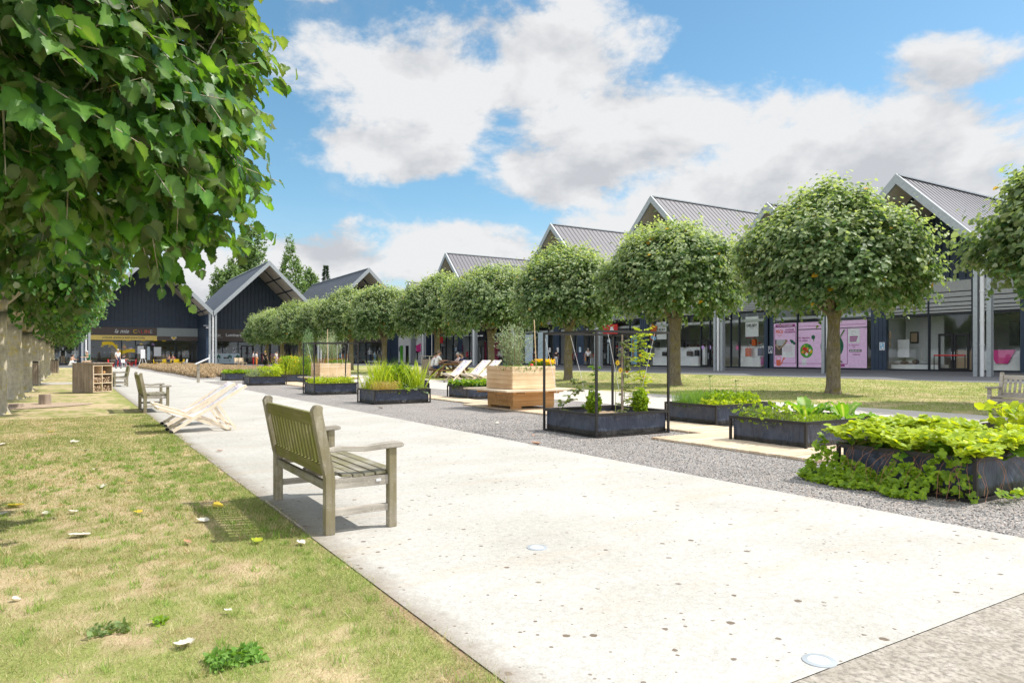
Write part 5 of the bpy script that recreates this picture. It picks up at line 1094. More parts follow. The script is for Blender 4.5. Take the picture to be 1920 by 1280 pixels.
# back bed (9.7..11.3, 8.67..9.93)
V = blades(700, 10.0, 9.5, .3, .28, .3, .34, .0035, G_((.12, .28, .06), (.25, .42, .12)), .3, 1); plant('chives', 'clump of fine green chives at the left of the back bed', 'chives', [V], kind='stuff')
V = leafcloud(1300, (10.6, 9.25, .42, .5, .45, .15), .06, BR, QV, QF, seed=8); V3 = leafcloud(500, (10.4, 9.0, .36, .6, .3, .09), .06, YG, QV, QF, seed=9); plant('herb_patch', 'tangled bright herbs in the back bed beside the chives', 'herbs', [V, V3], kind='stuff')
def tall_weed(x, Y, h, label, seed):
    q = np.random.default_rng(seed); pos = []; yd = []
    for k in range(26):
        z = .12+(h-.12)*k/26; a = k*2.4; pos.append((0, 0, z)); yd.append((math.cos(a), math.sin(a), .35))
    for k in range(26): a = k*.9; pos.append((0, 0, h-.01)); yd.append((math.cos(a), math.sin(a), .5))
    pos = np.array(pos); sz = np.concatenate([np.full(26, .09), np.full(26, .10)]); V = scatter(NV, NF, pos, np.array(yd), np.tile([0, 0, 1.0], (52, 1)), sz, np.tile([.35, .45, .16], (52, 1)))
    b = MB(); b.tube([(0, 0, 0), (.01, 0, h*.5), (0, .01, h)], [.009, .007, .005], 6); plant('tall_weed', label, 'plant', [V], (x, Y, .27), olive, b)
tall_weed(10.35, 9.4, .60, 'left of the two tall pale weeds with star tops in the back bed', 1); tall_weed(10.55, 8.95, .52, 'right of the two tall pale weeds with star tops in the back bed', 2)
# right edge bed
V = leafcloud(230, (10.15, 3.9, .50, .45, .5, .16), .13, YG, QV, QF, seed=12); pts = [[(10.1, 3.9, .3), (10.1+q*.3, 3.9+q2*.3, .62)] for q, q2 in ((1, 0), (-1, .5), (0, 1), (.5, -1), (-.5, -.8), (-1, -1))]; plant('bushy_plant', 'yellow-green leafy plant in the half-hidden right edge bed', 'plant', [V], stems=stems_mb(pts, .006))
# trellis bed
def basil(x, Y, label, s, seed):
    V = leafcloud(900, (0, 0, .21, .125, .125, .20), .05, BR, RV, RF, dens='ball', up=.9, seed=seed, updir=.5); V = (V[0]*s, V[1], V[2]); b = MB(); b.tube([(0, 0, 0), (0, 0, .3*s)], .008, 6)
    for k in range(8): b.tube([(0, 0, .05*s), (.08*math.cos(k)*s, .08*math.sin(k)*s, .3*s)], .004, 5)
    plant('basil_bush', label, 'basil', [V], (x, Y, .27), bright, b, group='basil bushes in the trellis bed')
basil(7.2, 9.0, 'left basil bush in the trellis bed', 1.0, 1); basil(7.98, 8.75, 'right basil bush in the trellis bed', 1.05, 2)
def tomato(x, Y, h, label, seed, nleaf=260, fruit=4, lean=(.1, .05), col_=MG, wide=.11, tf=None):
    q = random.Random(seed); t = empty('tomato_plant', (x, Y, .27), label=label, cat='tomato plant', group='tomato plants on strings'); b = MB()
    pts = [(lean[0]*math.sin(k*.8+seed)*.35+lean[0]*k/8, lean[1]*k/8+.02*math.sin(k*1.9), h*k/8) for k in range(9)]; b.tube(pts, [.009]+[.006]*7+[.003], 6)
    pos = []; yd = []
    for i in range(nleaf//7):
        k = q.uniform(.6, 8); i0 = min(7, int(k)); p = Vector(pts[i0]).lerp(Vector(pts[i0+1]), k-i0); a = q.random()*6.28; d = Vector((math.cos(a), math.sin(a), q.uniform(-.3, .4))); l = q.uniform(.5, 1.3)*wide; b.tube([p, p+d*l*1.1], [.003, .0015], 4)
        for m in range(7): pos.append(p+d*l*(.3+.12*m)); s = 1 if m % 2 else -1; yd.append(Vector((d.y*s, -d.x*s, -.3))+d*.5)
    r = np.random.default_rng(seed); n = len(pos); u = r.random((n, 1)); V = scatter(QV, QF, np.array(pos), np.array(yd), r.normal(size=(n, 3))*.4+np.array([0, 0, .8]), .055*(.6+.6*r.random(n)), col_[0]*(1-u)+col_[1]*u)
    link('foliage', np_mesh('foliage', V[0], V[1], bright, V[2]), t); b.build('stem', stemm, t)
    for i in range(fruit):
        k = q.uniform(1, 6); i0 = int(k); p = Vector(pts[i0]).lerp(Vector(pts[i0+1]), k-i0); b = MB(); b.sphere((p.x+q.uniform(-.06, .06), p.y-.04, p.z), q.uniform(.022, .033), 10, 7); b.build('tomato', (tf or [tomato_r, orange, stemm])[i % len(tf or [0, 0, 0])], t, smooth=True)
    return t
tomato(6.98, 9.6, .62, 'sparse tomato plant with green fruit at the left post of the trellis', 3, 230, 4, (.15, -.3), OLV, .12, [stemm, stemm, stemm]); tomato(7.62, 9.62, .85, 'thin tomato plant on a string at the back of the trellis', 4, 200, 0, (.1, 0), MG, .09)
tomato(7.62, 8.75, 1.22, 'tall brown-stemmed tomato plant with orange fruit, mid trellis', 5, 260, 3, (.02, .0), OLV, .09, [plain('tomato_o', (.55, .20, .04), .35), stemm]); tomato(8.08, 8.98, 1.42, 'tallest tomato plant, dense yellow-green, by the right trellis post', 6, 620, 3, (.12, -.1), YG, .17, [yellow, orange])
def sunf(x, Y, h, label):
    t = empty('sunflower', (x, Y, .27), label=label, cat='sunflower'); b = MB(); b.tube([(0, 0, 0), (.02, .01, h*.6), (0, -.03, h)], .005, 6); b.build('stem', stemm, t)
    for z, dx in ((h, 0), (h-.12, .06)):
        r = np.random.default_rng(3); a = np.arange(14)*.449; yd = np.stack([np.cos(a), np.full(14, -.2), np.sin(a)], -1); V = scatter(NV, NF, np.tile([dx, -.05, z], (14, 1)), yd, np.tile([0, -1.0, .2], (14, 1)), .055, np.tile([.85, .6, .02], (14, 1))); link('petals', np_mesh('petals', *V[:2], bright, V[2]), t)
        b = MB(); b.sphere((dx, -.06, z), (.012, .01, .012), 8, 5); b.build('flower_head', brown, t)
sunf(7.42, 8.72, .88, 'small yellow sunflower behind the front corner post of the trellis')
def strings(bed, spots, h, z0=.3):
    b = MB()
    for (x0, y0, x1, y1) in spots: b.tube([(x0, y0, h-.02), ((x0+x1)/2+.01, (y0+y1)/2, (h+z0)/2), (x1, y1, z0)], .0035, 5)
    b.build('string', canvas, bed)
strings(tb1, [(-.75, .7, -.57, .47), (-.2, .7, .05, .49), (.06, 0, .06, -.38), (.45, -.7, .5, -.2)], 1.64); strings(tb2, [(-.3, -.6, -.5, -.3), (0, .2, -.1, 0), (.3, .2, .2, 0), (.5, .5, .55, .2), (.62, 0, .5, 0), (-.6, .6, -.4, .2)], 1.69)
b = MB(); b.tube([(.06, -.36, .28), (.06, -.36, 1.6)], [.022, .014], 7); b.build('stake', oldwood, tb1)
# salad bed
V = leafcloud(2600, (10.5, 18.55, .42, .78, .62, .07), .085, MG, RV, RF, seed=21, up=1.2); V2 = leafcloud(900, (10.5, 18.5, .47, .78, .62, .05), .08, BR, RV, RF, seed=22, up=1.2); plant('salad_patch', 'dense low carpet of green salad leaves filling its bed', 'salad', [V, V2], kind='stuff')
# mixed bed (6.66..8.24, 17.3..18.6)
cx_, cy_ = 7.45, 17.95
plant('grassy_plants', 'tall yellow-green grassy leaves on the left of the cabbage bed', 'plants', [blades(150, 7.1, 18.05, .3, .22, .4, .85, .013, YG, .25, 2), blades(260, 7.2, 18.1, .3, .5, .45, .6, .008, YG, .3, 3)], kind='stuff')
plant('dry_plants', 'dried straw-brown seed heads at the left front of the cabbage bed', 'plants', [blades(420, 7.05, 17.6, .3, .32, .28, .34, .003, DRY, .35, 4), leafcloud(700, (7.05, 17.6, .46, .36, .28, .13), .025, DRY, QV, QF, seed=5)], kind='stuff')
plant('leek_plants', 'upright strappy leaves at the right end of the cabbage bed', 'leeks', [blades(60, 8.0, 17.8, .3, .16, .3, .85, .022, YG, .35, 6)], kind='stuff')
plant('tall_herbs', 'tall leafy herbs in the middle of the cabbage bed', 'herbs', [leafcloud(900, (7.65, 18.2, .66, .33, .35, .32), .08, BR, QV, QF, seed=7, up=.5), blades(120, 7.7, 18.3, .3, .3, .3, .95, .006, MG, .15, 8)], stems=stems_mb([[(7.5, 18.2, .3), (7.5, 18.2, 1.05)], [(7.8, 18.3, .3), (7.85, 18.3, 1.1)]], .008), kind='stuff')
chard('cabbage_plant', 'blue-grey cabbage with broad leaves in front of the leeks', (7.85, 17.6, .3), 11, .30, 11, .9, BLU, 'cabbage'); chard('lettuce_plant', 'bright green lettuce left of the blue-grey cabbage', (7.5, 17.5, .3), 12, .2, 12, .8, BR, 'lettuce')
plant('fallen_leek', 'single pale leek leaf flopping out over the left rim of the bed', 'leek', [blades(5, 6.75, 18.5, .3, .05, .05, .6, .022, G_((.55, .6, .25), (.6, .65, .3)), .8, 9)])
# far trellis bed and the beds beyond
plant('herb_patch', 'low olive herbs with yellow flowers under the farther trellis', 'herbs', [leafcloud(1500, (7.37, 23.2, .42, .68, .55, .12), .06, YG, QV, QF, seed=31, up=.6), leafcloud(1200, (7.5, 23.3, .48, .6, .5, .16), .04, OLV, NV, NF, seed=32, updir=.6)], kind='stuff')
plant('herb_patch', 'feathery silver and yellow plants in the bed left of the far trellis', 'herbs', [leafcloud(900, (7.0, 32.1, .5, .5, .55, .2), .09, SIL, NV, NF, seed=33, updir=.7), leafcloud(900, (7.5, 32.2, .52, .45, .55, .25), .09, YG, QV, QF, seed=34)], kind='stuff')
plant('herb_patch', 'bright green herbs in the leftmost raised bed', 'herbs', [leafcloud(1300, (7.5, 38.9, .42, .75, .6, .08), .11, BR, QV, QF, seed=35, up=1)], kind='stuff')
plant('yellow_flowers', 'tall leafy clump with yellow-orange flowers in the far beds', 'flowers', [leafcloud(520, (8.5+.42*k, 34.8+.25*(k % 3), .55+.10*((k*7) % 4), .20, .35, .28+.09*((k*5) % 4)), .09, [YG, BR, YG, MG][k % 4], QV, QF, seed=360+k, up=.4, updir=.4) for k in range(5)]+[leafcloud(70, (9.3, 34.9, 1.0, .9, .5, .3), .055, G_((.75, .45, .02), (.85, .65, .05)), QV, QF, seed=37), blades(260, 9.3, 34.9, .3, 1.0, .6, 1.05, .006, YG, .25, 38), blades(60, 9.3, 34.9, .3, 1.0, .6, 1.25, .005, DRY, .25, 39)], kind='stuff')
plant('herb_patch', 'leafy plants in the bed right of the tall yellow flowers', 'herbs', [leafcloud(800, (10.7, 38.6, .5, .7, .6, .2), .11, BR, QV, QF, seed=39)], kind='stuff')
plant('herb_patch', 'sparse leaves in the small bed behind the cabbage bed', 'herbs', [leafcloud(90, (9.2, 21.5, .38, .6, .5, .06), .10, SIL, QV, QF, seed=40)], kind='stuff')
plant('slim_tree', 'slender grey-green young shrub rising behind the yellow flowers', 'shrub', [leafcloud(900, (0, 0, 2.0, .42, .42, 1.15), .12, G_((.12, .24, .10), (.24, .38, .16)), NV, NF, seed=41, dens='ball', updir=.9)], (13.4, 47, 0), olive, stems_mb([[(0, 0, 0), (0, 0, 2.4)], [(0, 0, .6), (.15, 0, 2.4)], [(0, 0, .6), (-.15, .1, 2.6)]], .02))
# shrubs in the box planters
def airy(loc, label, n, h, w, seed, sc_=1):
    w *= 1.25
    q = random.Random(seed); t = empty('airy_shrub', loc, label=label, cat='shrub', group='airy shrubs in the box planters'); b = MB(); pos = []; yd = []
    for i in range(26):
        a = q.random()*6.28; r0 = .12; r1 = q.uniform(.2, 1)*w; H = h*q.uniform(.65, 1)*(1-.25*(r1/w)**2); p0 = Vector((math.cos(a)*r0, math.sin(a)*r0, 0)); p1 = Vector((math.cos(a)*r1*.6, math.sin(a)*r1*.6, H*.5)); p2 = Vector((math.cos(a)*r1, math.sin(a)*r1, H)); b.tube([p0, p1, p2], [.006, .005, .002], 5)
        for k in range(n//26):
            u = q.uniform(.12, 1); p = p0.lerp(p1, u*2) if u < .5 else p1.lerp(p2, u*2-1); o = Vector((q.gauss(0, .055), q.gauss(0, .055), q.gauss(0, .03))); pos.append(p+o); yd.append(o*6+Vector((0, 0, .6)))
    r = np.random.default_rng(seed); n = len(pos); u = r.random((n, 1)); V = scatter(NV, NF, np.array(pos), np.array(yd)+r.normal(size=(n, 3))*.25, r.normal(size=(n, 3)), .062*(.6+.7*r.random(n)), OLV[0]*1.3*(1-u)+OLV[1]*1.7*u)
    link('foliage', np_mesh('foliage', V[0], V[1], olive, V[2]), t); b.build('stem', stem_br, t); return t
airy((9.12, 14.45, .93), 'airy grey-green shrub with thin stems in the nearer box planter', 3300, 1.22, .42, 3); airy((8.7, 27.3, .93), 'airy grey-green shrub in the farther box planter behind the trellis', 4200, 1.35, .45, 4)
b = MB(); b.tube([(9.42, 13.95, .93), (9.36, 13.95, 2.12)], .011, 6); tag(b.build('bamboo_cane', pine), 'bamboo cane standing upright in the nearer box planter', 'cane'); b = MB(); b.tube([(8.4, 26.8, .93), (8.4, 26.8, 2.3)], .012, 6); tag(b.build('bamboo_cane', pine), 'bamboo cane standing upright in the farther box planter', 'cane')
YF = G_((.85, .50, .01), (.90, .66, .03))
plant('marigold', 'bright yellow flowers at the right rim of the nearer box planter', 'flowers', [leafcloud(900, (9.62, 14.05, 1.02, .17, .3, .10), .05, MG, QV, QF, seed=51), leafcloud(420, (9.65, 13.95, 1.12, .15, .28, .06), .038, YF, RV, RF, seed=52)], kind='stuff')
b = MB(); b.sphere((9.22, 13.85, 1.03), (.05, .05, .05), 10, 7); tag(b.build('red_flower', red, smooth=True), 'single red ball-shaped flower at the front of the nearer box planter', 'flower')
plant('green_edging', 'dark leafy edging plants along the rim of the nearer box planter', 'plants', [leafcloud(900, (9.0, 14.1, .97, .4, .42, .05), .045, MG, QV, QF, seed=53)], kind='stuff')
plant('flower_patch', 'reddish and green low plants in the farther box planter', 'flowers', [leafcloud(700, (8.65, 27.1, 1.05, .5, .5, .1), .06, G_((.35, .12, .05), (.50, .30, .10)), NV, NF, seed=54, updir=.7), leafcloud(500, (8.8, 27.0, 1.02, .4, .4, .08), .06, MG, QV, QF, seed=55)], kind='stuff')

# ------------------------------------------------------------------ straw-like lavender rows
hay = leafmat('hay', under=(.5, .4, .24), trans=.15, gloss=.8, back_mix=0, tint=(1, .9, .7))
HAY = G_((.38, .27, .15), (.68, .54, .35))
def hayrow(x0, y0, y1, label, seed):
    r = np.random.default_rng(seed); L = y1-y0; n = int(L*650); Y = y0+L*r.random(n); a = r.random(n)*3.14; lum = .80+.30*vnoise(Y*1.3, Y*0+seed, seed); endf = np.clip((Y-y0)/.35, .15, 1)**.5*np.clip((y1-Y)/.35, .15, 1)**.5; R_ = .40*lum*endf
    xw = x0+.10*np.sin(Y*.35+seed); d = np.stack([np.cos(a), np.zeros(n), np.sin(a)], -1); P = np.stack([xw+R_*np.cos(a)*1.1, Y, .05+R_*np.sin(a)], -1)-d*.04
    u = r.random((n, 1)); V = scatter(NV, NF, P, d+r.normal(size=(n, 3))*.5+np.array([0, 0, .1]), r.normal(size=(n, 3)), .13*(.6+.8*r.random(n)), HAY[0]*(1-u)+HAY[1]*u)
    t = empty('lavender_row', label=label, cat='plant row', group='clipped straw-brown lavender rows'); link('foliage', np_mesh('foliage', V[0], V[1], hay, V[2]), t)
    V = []; F = []; m = 10; N = int(L/.5)
    for i in range(N+1):
        y = y0+.1+(L-.2)*i/N; q = .33*(.80+.30*float(vnoise(y*1.3, seed, seed)))*(.3 if i in (0, N) else 1)
        for j in range(m+1): A = math.pi*j/m; V.append((x0+.10*math.sin(y*.35+seed)+q*1.1*math.cos(A), y, .02+q*math.sin(A)))
    for i in range(N):
        for j in range(m): k = i*(m+1)+j; F.append((k, k+1, k+m+2, k+m+1))
    b = MB(); b.add(V, F); b.build('core', plain('haycore', (.30, .21, .12), .95, .3, 12), t, smooth=True)
for i, (x0, y0, y1, lb) in enumerate([(6.75, 43.6, 88, 'nearest straw-brown lavender row with a rounded end by the white post'), (8.2, 44.6, 88, 'second straw-brown lavender row from the pale path'), (9.6, 45, 87, 'third straw-brown lavender row from the pale path'), (11.0, 45.5, 86, 'fourth straw-brown lavender row from the pale path'), (12.6, 47.5, 84, 'farthest straw-brown lavender row, partly behind the raised beds')]): hayrow(x0, y0, y1, lb, i+1)
slab('gravel_margin', [(5.56, 41.2), (14.5, 41.2), (14.5, 90), (5.56, 90)], gravel, .009)

# ------------------------------------------------------------------ small things
t = empty('info_lectern', (5.15, 36.3, .004), label='slanted white-topped information post at the edge of the lavender rows', cat='information post'); b = MB(); b.bb((-.06, -.05, 0), (.06, .05, .95)); b.build('post', teak_pale, t, bevel=.006); b = MB(); b.box((.18, 0, 1.03), (.68, .45, .035), (0, R(-25), 0)); b.build('panel', whitep, t); b = MB(); b.box((.18, 0, .99), (.5, .3, .03), (0, R(-25), 0)); b.build('panel_back', oldwood, t)
# insect hotel
t = empty('insect_hotel', (.66, 28.45, 0), R(45), label='grey wooden insect hotel with open compartments beside the pale path', cat='insect hotel'); S = .42
b = MB()
for i in range(8): x = -S+.105*i; b.bb((-S-.015, x, .02), (-S, x+.102, 1.0)) ; b.bb((x, S, .02), (x+.102, S+.015, 1.0))
b.build('side_boards', oldwood, t); b = MB(); b.bb((-S-.03, -S-.03, 1.0), (S+.03, S+.03, 1.035)); b.build('lid', oldwood, t)
b = MB()
for z in (.02, .32, .62, .92): b.bb((-S, -S, z), (S, -S+.4, z+.03))
for x in (-S, -.05, S-.03): b.bb((x, -S-.002, .05), (x+.03, -S+.38, .92))
b.bb((S-.03, -S, .02), (S, S, 1.0)); b.build('compartment', plankm, t); b = MB(); b.bb((-S, -S+.4, .02), (S, -S+.43, 1.0)); b.build('backing', oldwood, t)
b = MB(); q = random.Random(4)
for cell in ((-.38, .06), (.0, .06), (.0, .36), (-.38, .36)):
    for k in range(26): z = cell[1]+q.random()*.17; x = cell[0]+q.random()*.30; b.tube([(x, -S+.02, z), (x+.02, -S+.3, z)], q.uniform(.01, .028), 6)
b.build('log_filling', tan, t); b = MB(); b.sphere((.0, -S+.15, .72), .06, 8, 6); b.sphere((.2, -S+.15, .70), .05, 8, 6); b.bb((-.36, -S+.1, .36), (-.08, -S+.3, .5)); b.build('pine_cone_filling', pine_orange, t)
# stumps and posts
def stump(x, Y, r_, h, label): t = MB(); t.tube([(0, 0, 0), (0, 0, h)], [r_, r_*.97], 14); o = t.build('log_stump', oldwood); o.location = (x, Y, 0); tag(o, label, 'log stump', 'log stumps by the bark patch')
stump(-.56, 22.0, .145, .26, 'taller log stump on the right of the bark-chip patch'); stump(-1.12, 21.0, .16, .09, 'low cut log stump at the left of the bark-chip patch')
def bin_(x, Y, w, h, label, rz=0):
    t = empty('wooden_bin', (x, Y, .004), rz, label=label, cat='litter bin', group='slatted wooden bins'); b = MB(); n = 6
    for i in range(n):
        q = -w/2+w*(i+.5)/n
        for s in (-1, 1): b.box((q, s*w/2, h*.45), (w/n*.88, .02, h*.8)); b.box((s*w/2, q, h*.45), (.02, w/n*.88, h*.8))
    b.build('slats', oldwood, t); b = MB()
    for s in (-1, 1):
        for q in (-1, 1): b.bb((s*w/2-.03, q*w/2-.03, 0), (s*w/2+.03, q*w/2+.03, h))
    b.bb((-w/2-.05, -w/2-.05, h), (w/2+.05, w/2+.05, h+.04)); b.build('frame', teak_pale, t); b = MB(); b.bb((-w/2+.05, -w/2+.05, .05), (w/2-.05, w/2-.05, h*.9)); b.build('liner_box', blackm, t)
bin_(20.6, 43.2, .85, 1.25, 'slatted wooden bin left of the picnic table diners', .2); bin_(-1.35, 36.6, .45, 1.15, 'slatted wooden bin between the left tree trunks'); bin_(-2.0+.9, 62, .7, 1.1, 'far slatted wooden bin beyond the left trunks')
# in-ground lights
for x, Y, lb in ((2.60, 1.78, 'round steel in-ground light at the slab joint in the bottom right corner'), (2.58, 3.81, 'round steel in-ground light in the middle of the pale path')):
    t = empty('ground_light', (x, Y, .004), label=lb, cat='ground light', group='round in-ground lights'); b = MB(); N = 40
    prof = [(.068, 0), (.067, .004), (.045, .0055), (.044, .004)]; V = [(r_*math.cos(6.2832*k/N), r_*math.sin(6.2832*k/N), z) for r_, z in prof for k in range(N)]; F = [(j*N+k, j*N+(k+1) % N, (j+1)*N+(k+1) % N, (j+1)*N+k) for j in range(3) for k in range(N)]
    b.add(V, F); b.build('ring', steel, t); b = MB(); b.add([(.0442*math.cos(6.2832*k/N), .0442*math.sin(6.2832*k/N), .0042) for k in range(N)], [tuple(range(N))]); b.build('lens', plain('lens', (.62, .70, .74), .15), t)
# fallen leaves
litter_w = plain('litter_w', (.60, .56, .47), .8, .1); litter_y = leafmat('litter_y', under=(.7, .62, .3), trans=.3, gloss=.6, tint=(1.2, 1.1, .5)); dead = plain('dead', (.40, .22, .13), .8, .3, 30); lit_mats = {}
def litter(px, py, size, kind, label, z=.012):
    d = 1322*(1.25-z)/(py-668); u = (px-960)/1322; X, Y = d*(.5308+.8475*u), d*(.8475-.5308*u); q = random.Random(int(px*7+py)); a = q.random()*6.28; V = LEAF_T.copy(); V[:, 1] -= .4; c = q.uniform(.8, 1.7)
    V[:, 2] = c*.40*V[:, 0]**2+.30*c*V[:, 1]**2+.035*np.sin(V[:, 0]*9+px); V[:, 0] *= (.75 if kind != 'y' else .95); V *= size*.85
    C = np.tile({'y': [.72, .55, .06], 'g': [.55, .60, .05], 'w': [.7, .68, .6], 'b': [.4, .22, .13]}[kind], (len(V), 1)); me = np_mesh('fallen_leaf', V, LEAF_F, {'y': litter_y, 'g': litter_y, 'w': litter_w, 'b': dead}[kind], C)
    o = link('fallen_leaf', me, None, label=label, cat='fallen leaf', group='fallen leaves'); o.location = (X, Y, z+.004); o.rotation_euler = (q.uniform(-.25, .25), q.uniform(-.25, .25), a)
FL = [(30, 948, .13, 'y', 'broad yellow leaf near the left edge of the lawn'), (5, 964, .09, 'w', 'curled white leaf at the very left edge, beside the broad yellow leaf'), (86, 963, .085, 'w', 'curled white leaf right of the broad yellow leaf'), (138, 959, .075, 'w', 'small white leaf two along from the broad yellow leaf'), (260, 960, .075, 'y', 'pale ochre leaf midway across the lawn'),
      (150, 1004, .135, 'w', 'largest curled white leaf on the lawn, lower left'), (409, 948, .10, 'y', 'curled yellow leaf in the shade behind the nearest bench'), (380, 976, .10, 'w', 'ragged white leaf just below the curled yellow leaf'), (482, 1014, .085, 'g', 'lime-green leaf on the lawn near the path edge'), (565, 1018, .08, 'w', 'white leaf lying closest to the path edge'),
      (352, 1016, .07, 'b', 'small tan leaf below the ragged white leaf'), (344, 1209, .08, 'w', 'rolled white leaf in the lower middle of the lawn'), (356, 1204, .06, 'w', 'second rolled white leaf touching the first, lower lawn'), (140, 829, .13, 'w', 'upright white leaf in the upper lawn'), (162, 845, .10, 'w', 'flat white leaf just below the upright one'), (182, 880, .11, 'w', 'white leaf alone at the left centre of the lawn'),
      (194, 913, .09, 'w', 'white leaf with a yellow rim'), (246, 902, .09, 'y', 'pale yellow leaf in the middle of the lawn'), (5, 834, .16, 'w', 'large white leaf at the left edge of the upper lawn'), (90, 901, .06, 'b', 'tan leaf on the left of the lawn'), (95, 810, .12, 'y', 'small yellow leaf high on the lawn'), (412, 845, .09, 'b', 'tan curled leaf alone on the pale path'), 
      (428, 1145, .04, 'w', 'tiny white leaf on the bare lower lawn'), (30, 1124, .05, 'w', 'tiny pale leaf low on the left lawn'), (58, 744, .2, 'w', 'far white leaf beside the second trunk'), (1602, 887, .12, 'b', 'brown curled leaf at the left foot of the strawberry bed'), (1740, 902, .13, 'b', 'large pink-brown leaf caught among the runners'), (1757, 929, .11, 'b', 'brown leaf at the lower edge of the runners'), (1722, 930, .09, 'b', 'narrow brown leaf below the runners'), (1632, 912, .08, 'b', 'brown leaf on the gravel under the runners'),
      (1782, 940, .09, 'b', 'brown leaf nearest the front corner of the strawberry bed'), (1540, 899, .11, 'w', 'cream leaf on the gravel left of the strawberries'), (1004, 832, .14, 'b', 'brown leaf on the path edge below the trellis bed'), (1000, 816, .08, 'b', 'small tan leaf on the gravel left of the trellis'), (933, 793, .12, 'w', 'white leaf on the gravel below the box planter'), (1004, 765, .10, 'b', 'brown leaf on the plank beside the box planter'), (714, 765, .14, 'w', 'pale leaf on the gravel in front of the cabbage bed'),
      (1590, 738, .2, 'w', 'white leaf on the grass right of the big round tree'), (1430, 786, .1, 'b', 'tan leaf by the back bed')]
for f in FL: litter(*f)
# lawn weeds
def weed(px, py, s, label, seed, pal=MG, n=160):
    d = 1322*1.25/(py-668); u = (px-960)/1322; X, Y = d*(.5308+.8475*u), d*(.8475-.5308*u); V = leafcloud(n, (0, 0,   .012, s, s*.8, .012), .024, pal, QV, QF, up=1, seed=seed, updir=.2); plant('clover_patch', label, 'weed', [V], (X, Y, 0), leaf_back, kind='stuff')
weed(440, 1238, .10, 'dense green clover patch at the bottom of the lawn', 3, G_((.12, .26, .04), (.24, .42, .08)), 420); weed(205, 1185, .08, 'dark dandelion rosette low on the lawn', 4, G_((.14, .22, .07), (.24, .32, .12)), 110); weed(300, 1170, .03, 'tiny bright weed beside the dandelion rosette', 5, BR, 50)

# ------------------------------------------------------------------ people
def skin_mesh(name, joints, edges, mat, extra=None, sub=1):
    me = bpy.data.meshes.new(name); me.from_pydata([j[0] for j in joints], edges, []); o = bpy.data.objects.new(name, me); sc.collection.objects.link(o)
    m = o.modifiers.new('s', 'SKIN'); m.use_smooth_shade = True; s = o.modifiers.new('u', 'SUBSURF'); s.levels = sub
    for i, j in enumerate(joints):
        v = me.skin_vertices[0].data[i]; r_ = j[1]; v.radius = (r_, r_) if isinstance(r_, (int, float)) else r_; v.use_root = (i == 0)
    dg = bpy.context.evaluated_depsgraph_get(); m2 = bpy.data.meshes.new_from_object(o.evaluated_get(dg)); bpy.data.objects.remove(o); m2.name = name; m2.materials.clear(); m2.materials.append(mat)
    if extra:
        bm = bmesh.new(); bm.from_mesh(m2)
        for (c, r3) in extra: bmesh.ops.create_uvsphere(bm, u_segments=12, v_segments=8, radius=1, matrix=Matrix.Translation(c) @ Matrix.Diagonal((*r3, 1)))
        bm.to_mesh(m2); bm.free(); m2.polygons.foreach_set('use_smooth', [True]*len(m2.polygons))
    return m2
def pose(kind, q):
    if kind == 'sit': hip, kn, an, base = (.1, 0, .50), (.12, -.42, .50), (.13, -.38, .08), .50
    elif kind == 'walk': hip = (.09, 0, .92)
    else: hip = (.09, 0, .92)
    L = {}
    if kind == 'sit': L['pel'] = (0, 0, .52); L['spi'] = (0, -.02, .74); L['che'] = (0, -.08, .95); L['nec'] = (0, -.12, 1.09); L['hea'] = (0, -.16, 1.20)
    else: L['pel'] = (0, 0, .96); L['spi'] = (0, 0, 1.14); L['che'] = (0, 0, 1.36); L['nec'] = (0, -.01, 1.5); L['hea'] = (0, -.03, 1.62)
    for s in (-1, 1):
        if kind == 'sit':
            L['hip', s] = (s*.10, 0, .50); L['kne', s] = (s*.12, -.42, .52); L['ank', s] = (s*.12, -.36, .09); L['toe', s] = (s*.13, -.54, .04)
            L['sho', s] = (s*.19, -.08, 1.02); L['elb', s] = (s*.25, -.26, .82); L['wri', s] = (s*.14, -.48, .84)
        else:
            st = .16*s if kind == 'walk' else 0; L['hip', s] = (s*.09, 0, .92); L['kne', s] = (s*.10, -st*.7-.02, .50); L['ank', s] = (s*.10, -st+(.06 if st < 0 else 0), .09); L['toe', s] = (s*.11, -st-.14, .04)
            L['sho', s] = (s*.19, 0, 1.42); L['elb', s] = (s*.25, .02, 1.15)
            L['wri', s] = (s*.24, -.10+st*.5, .90) if kind != 'reach' else (s*.18, -.30, 1.12)
    return L
PC = {}
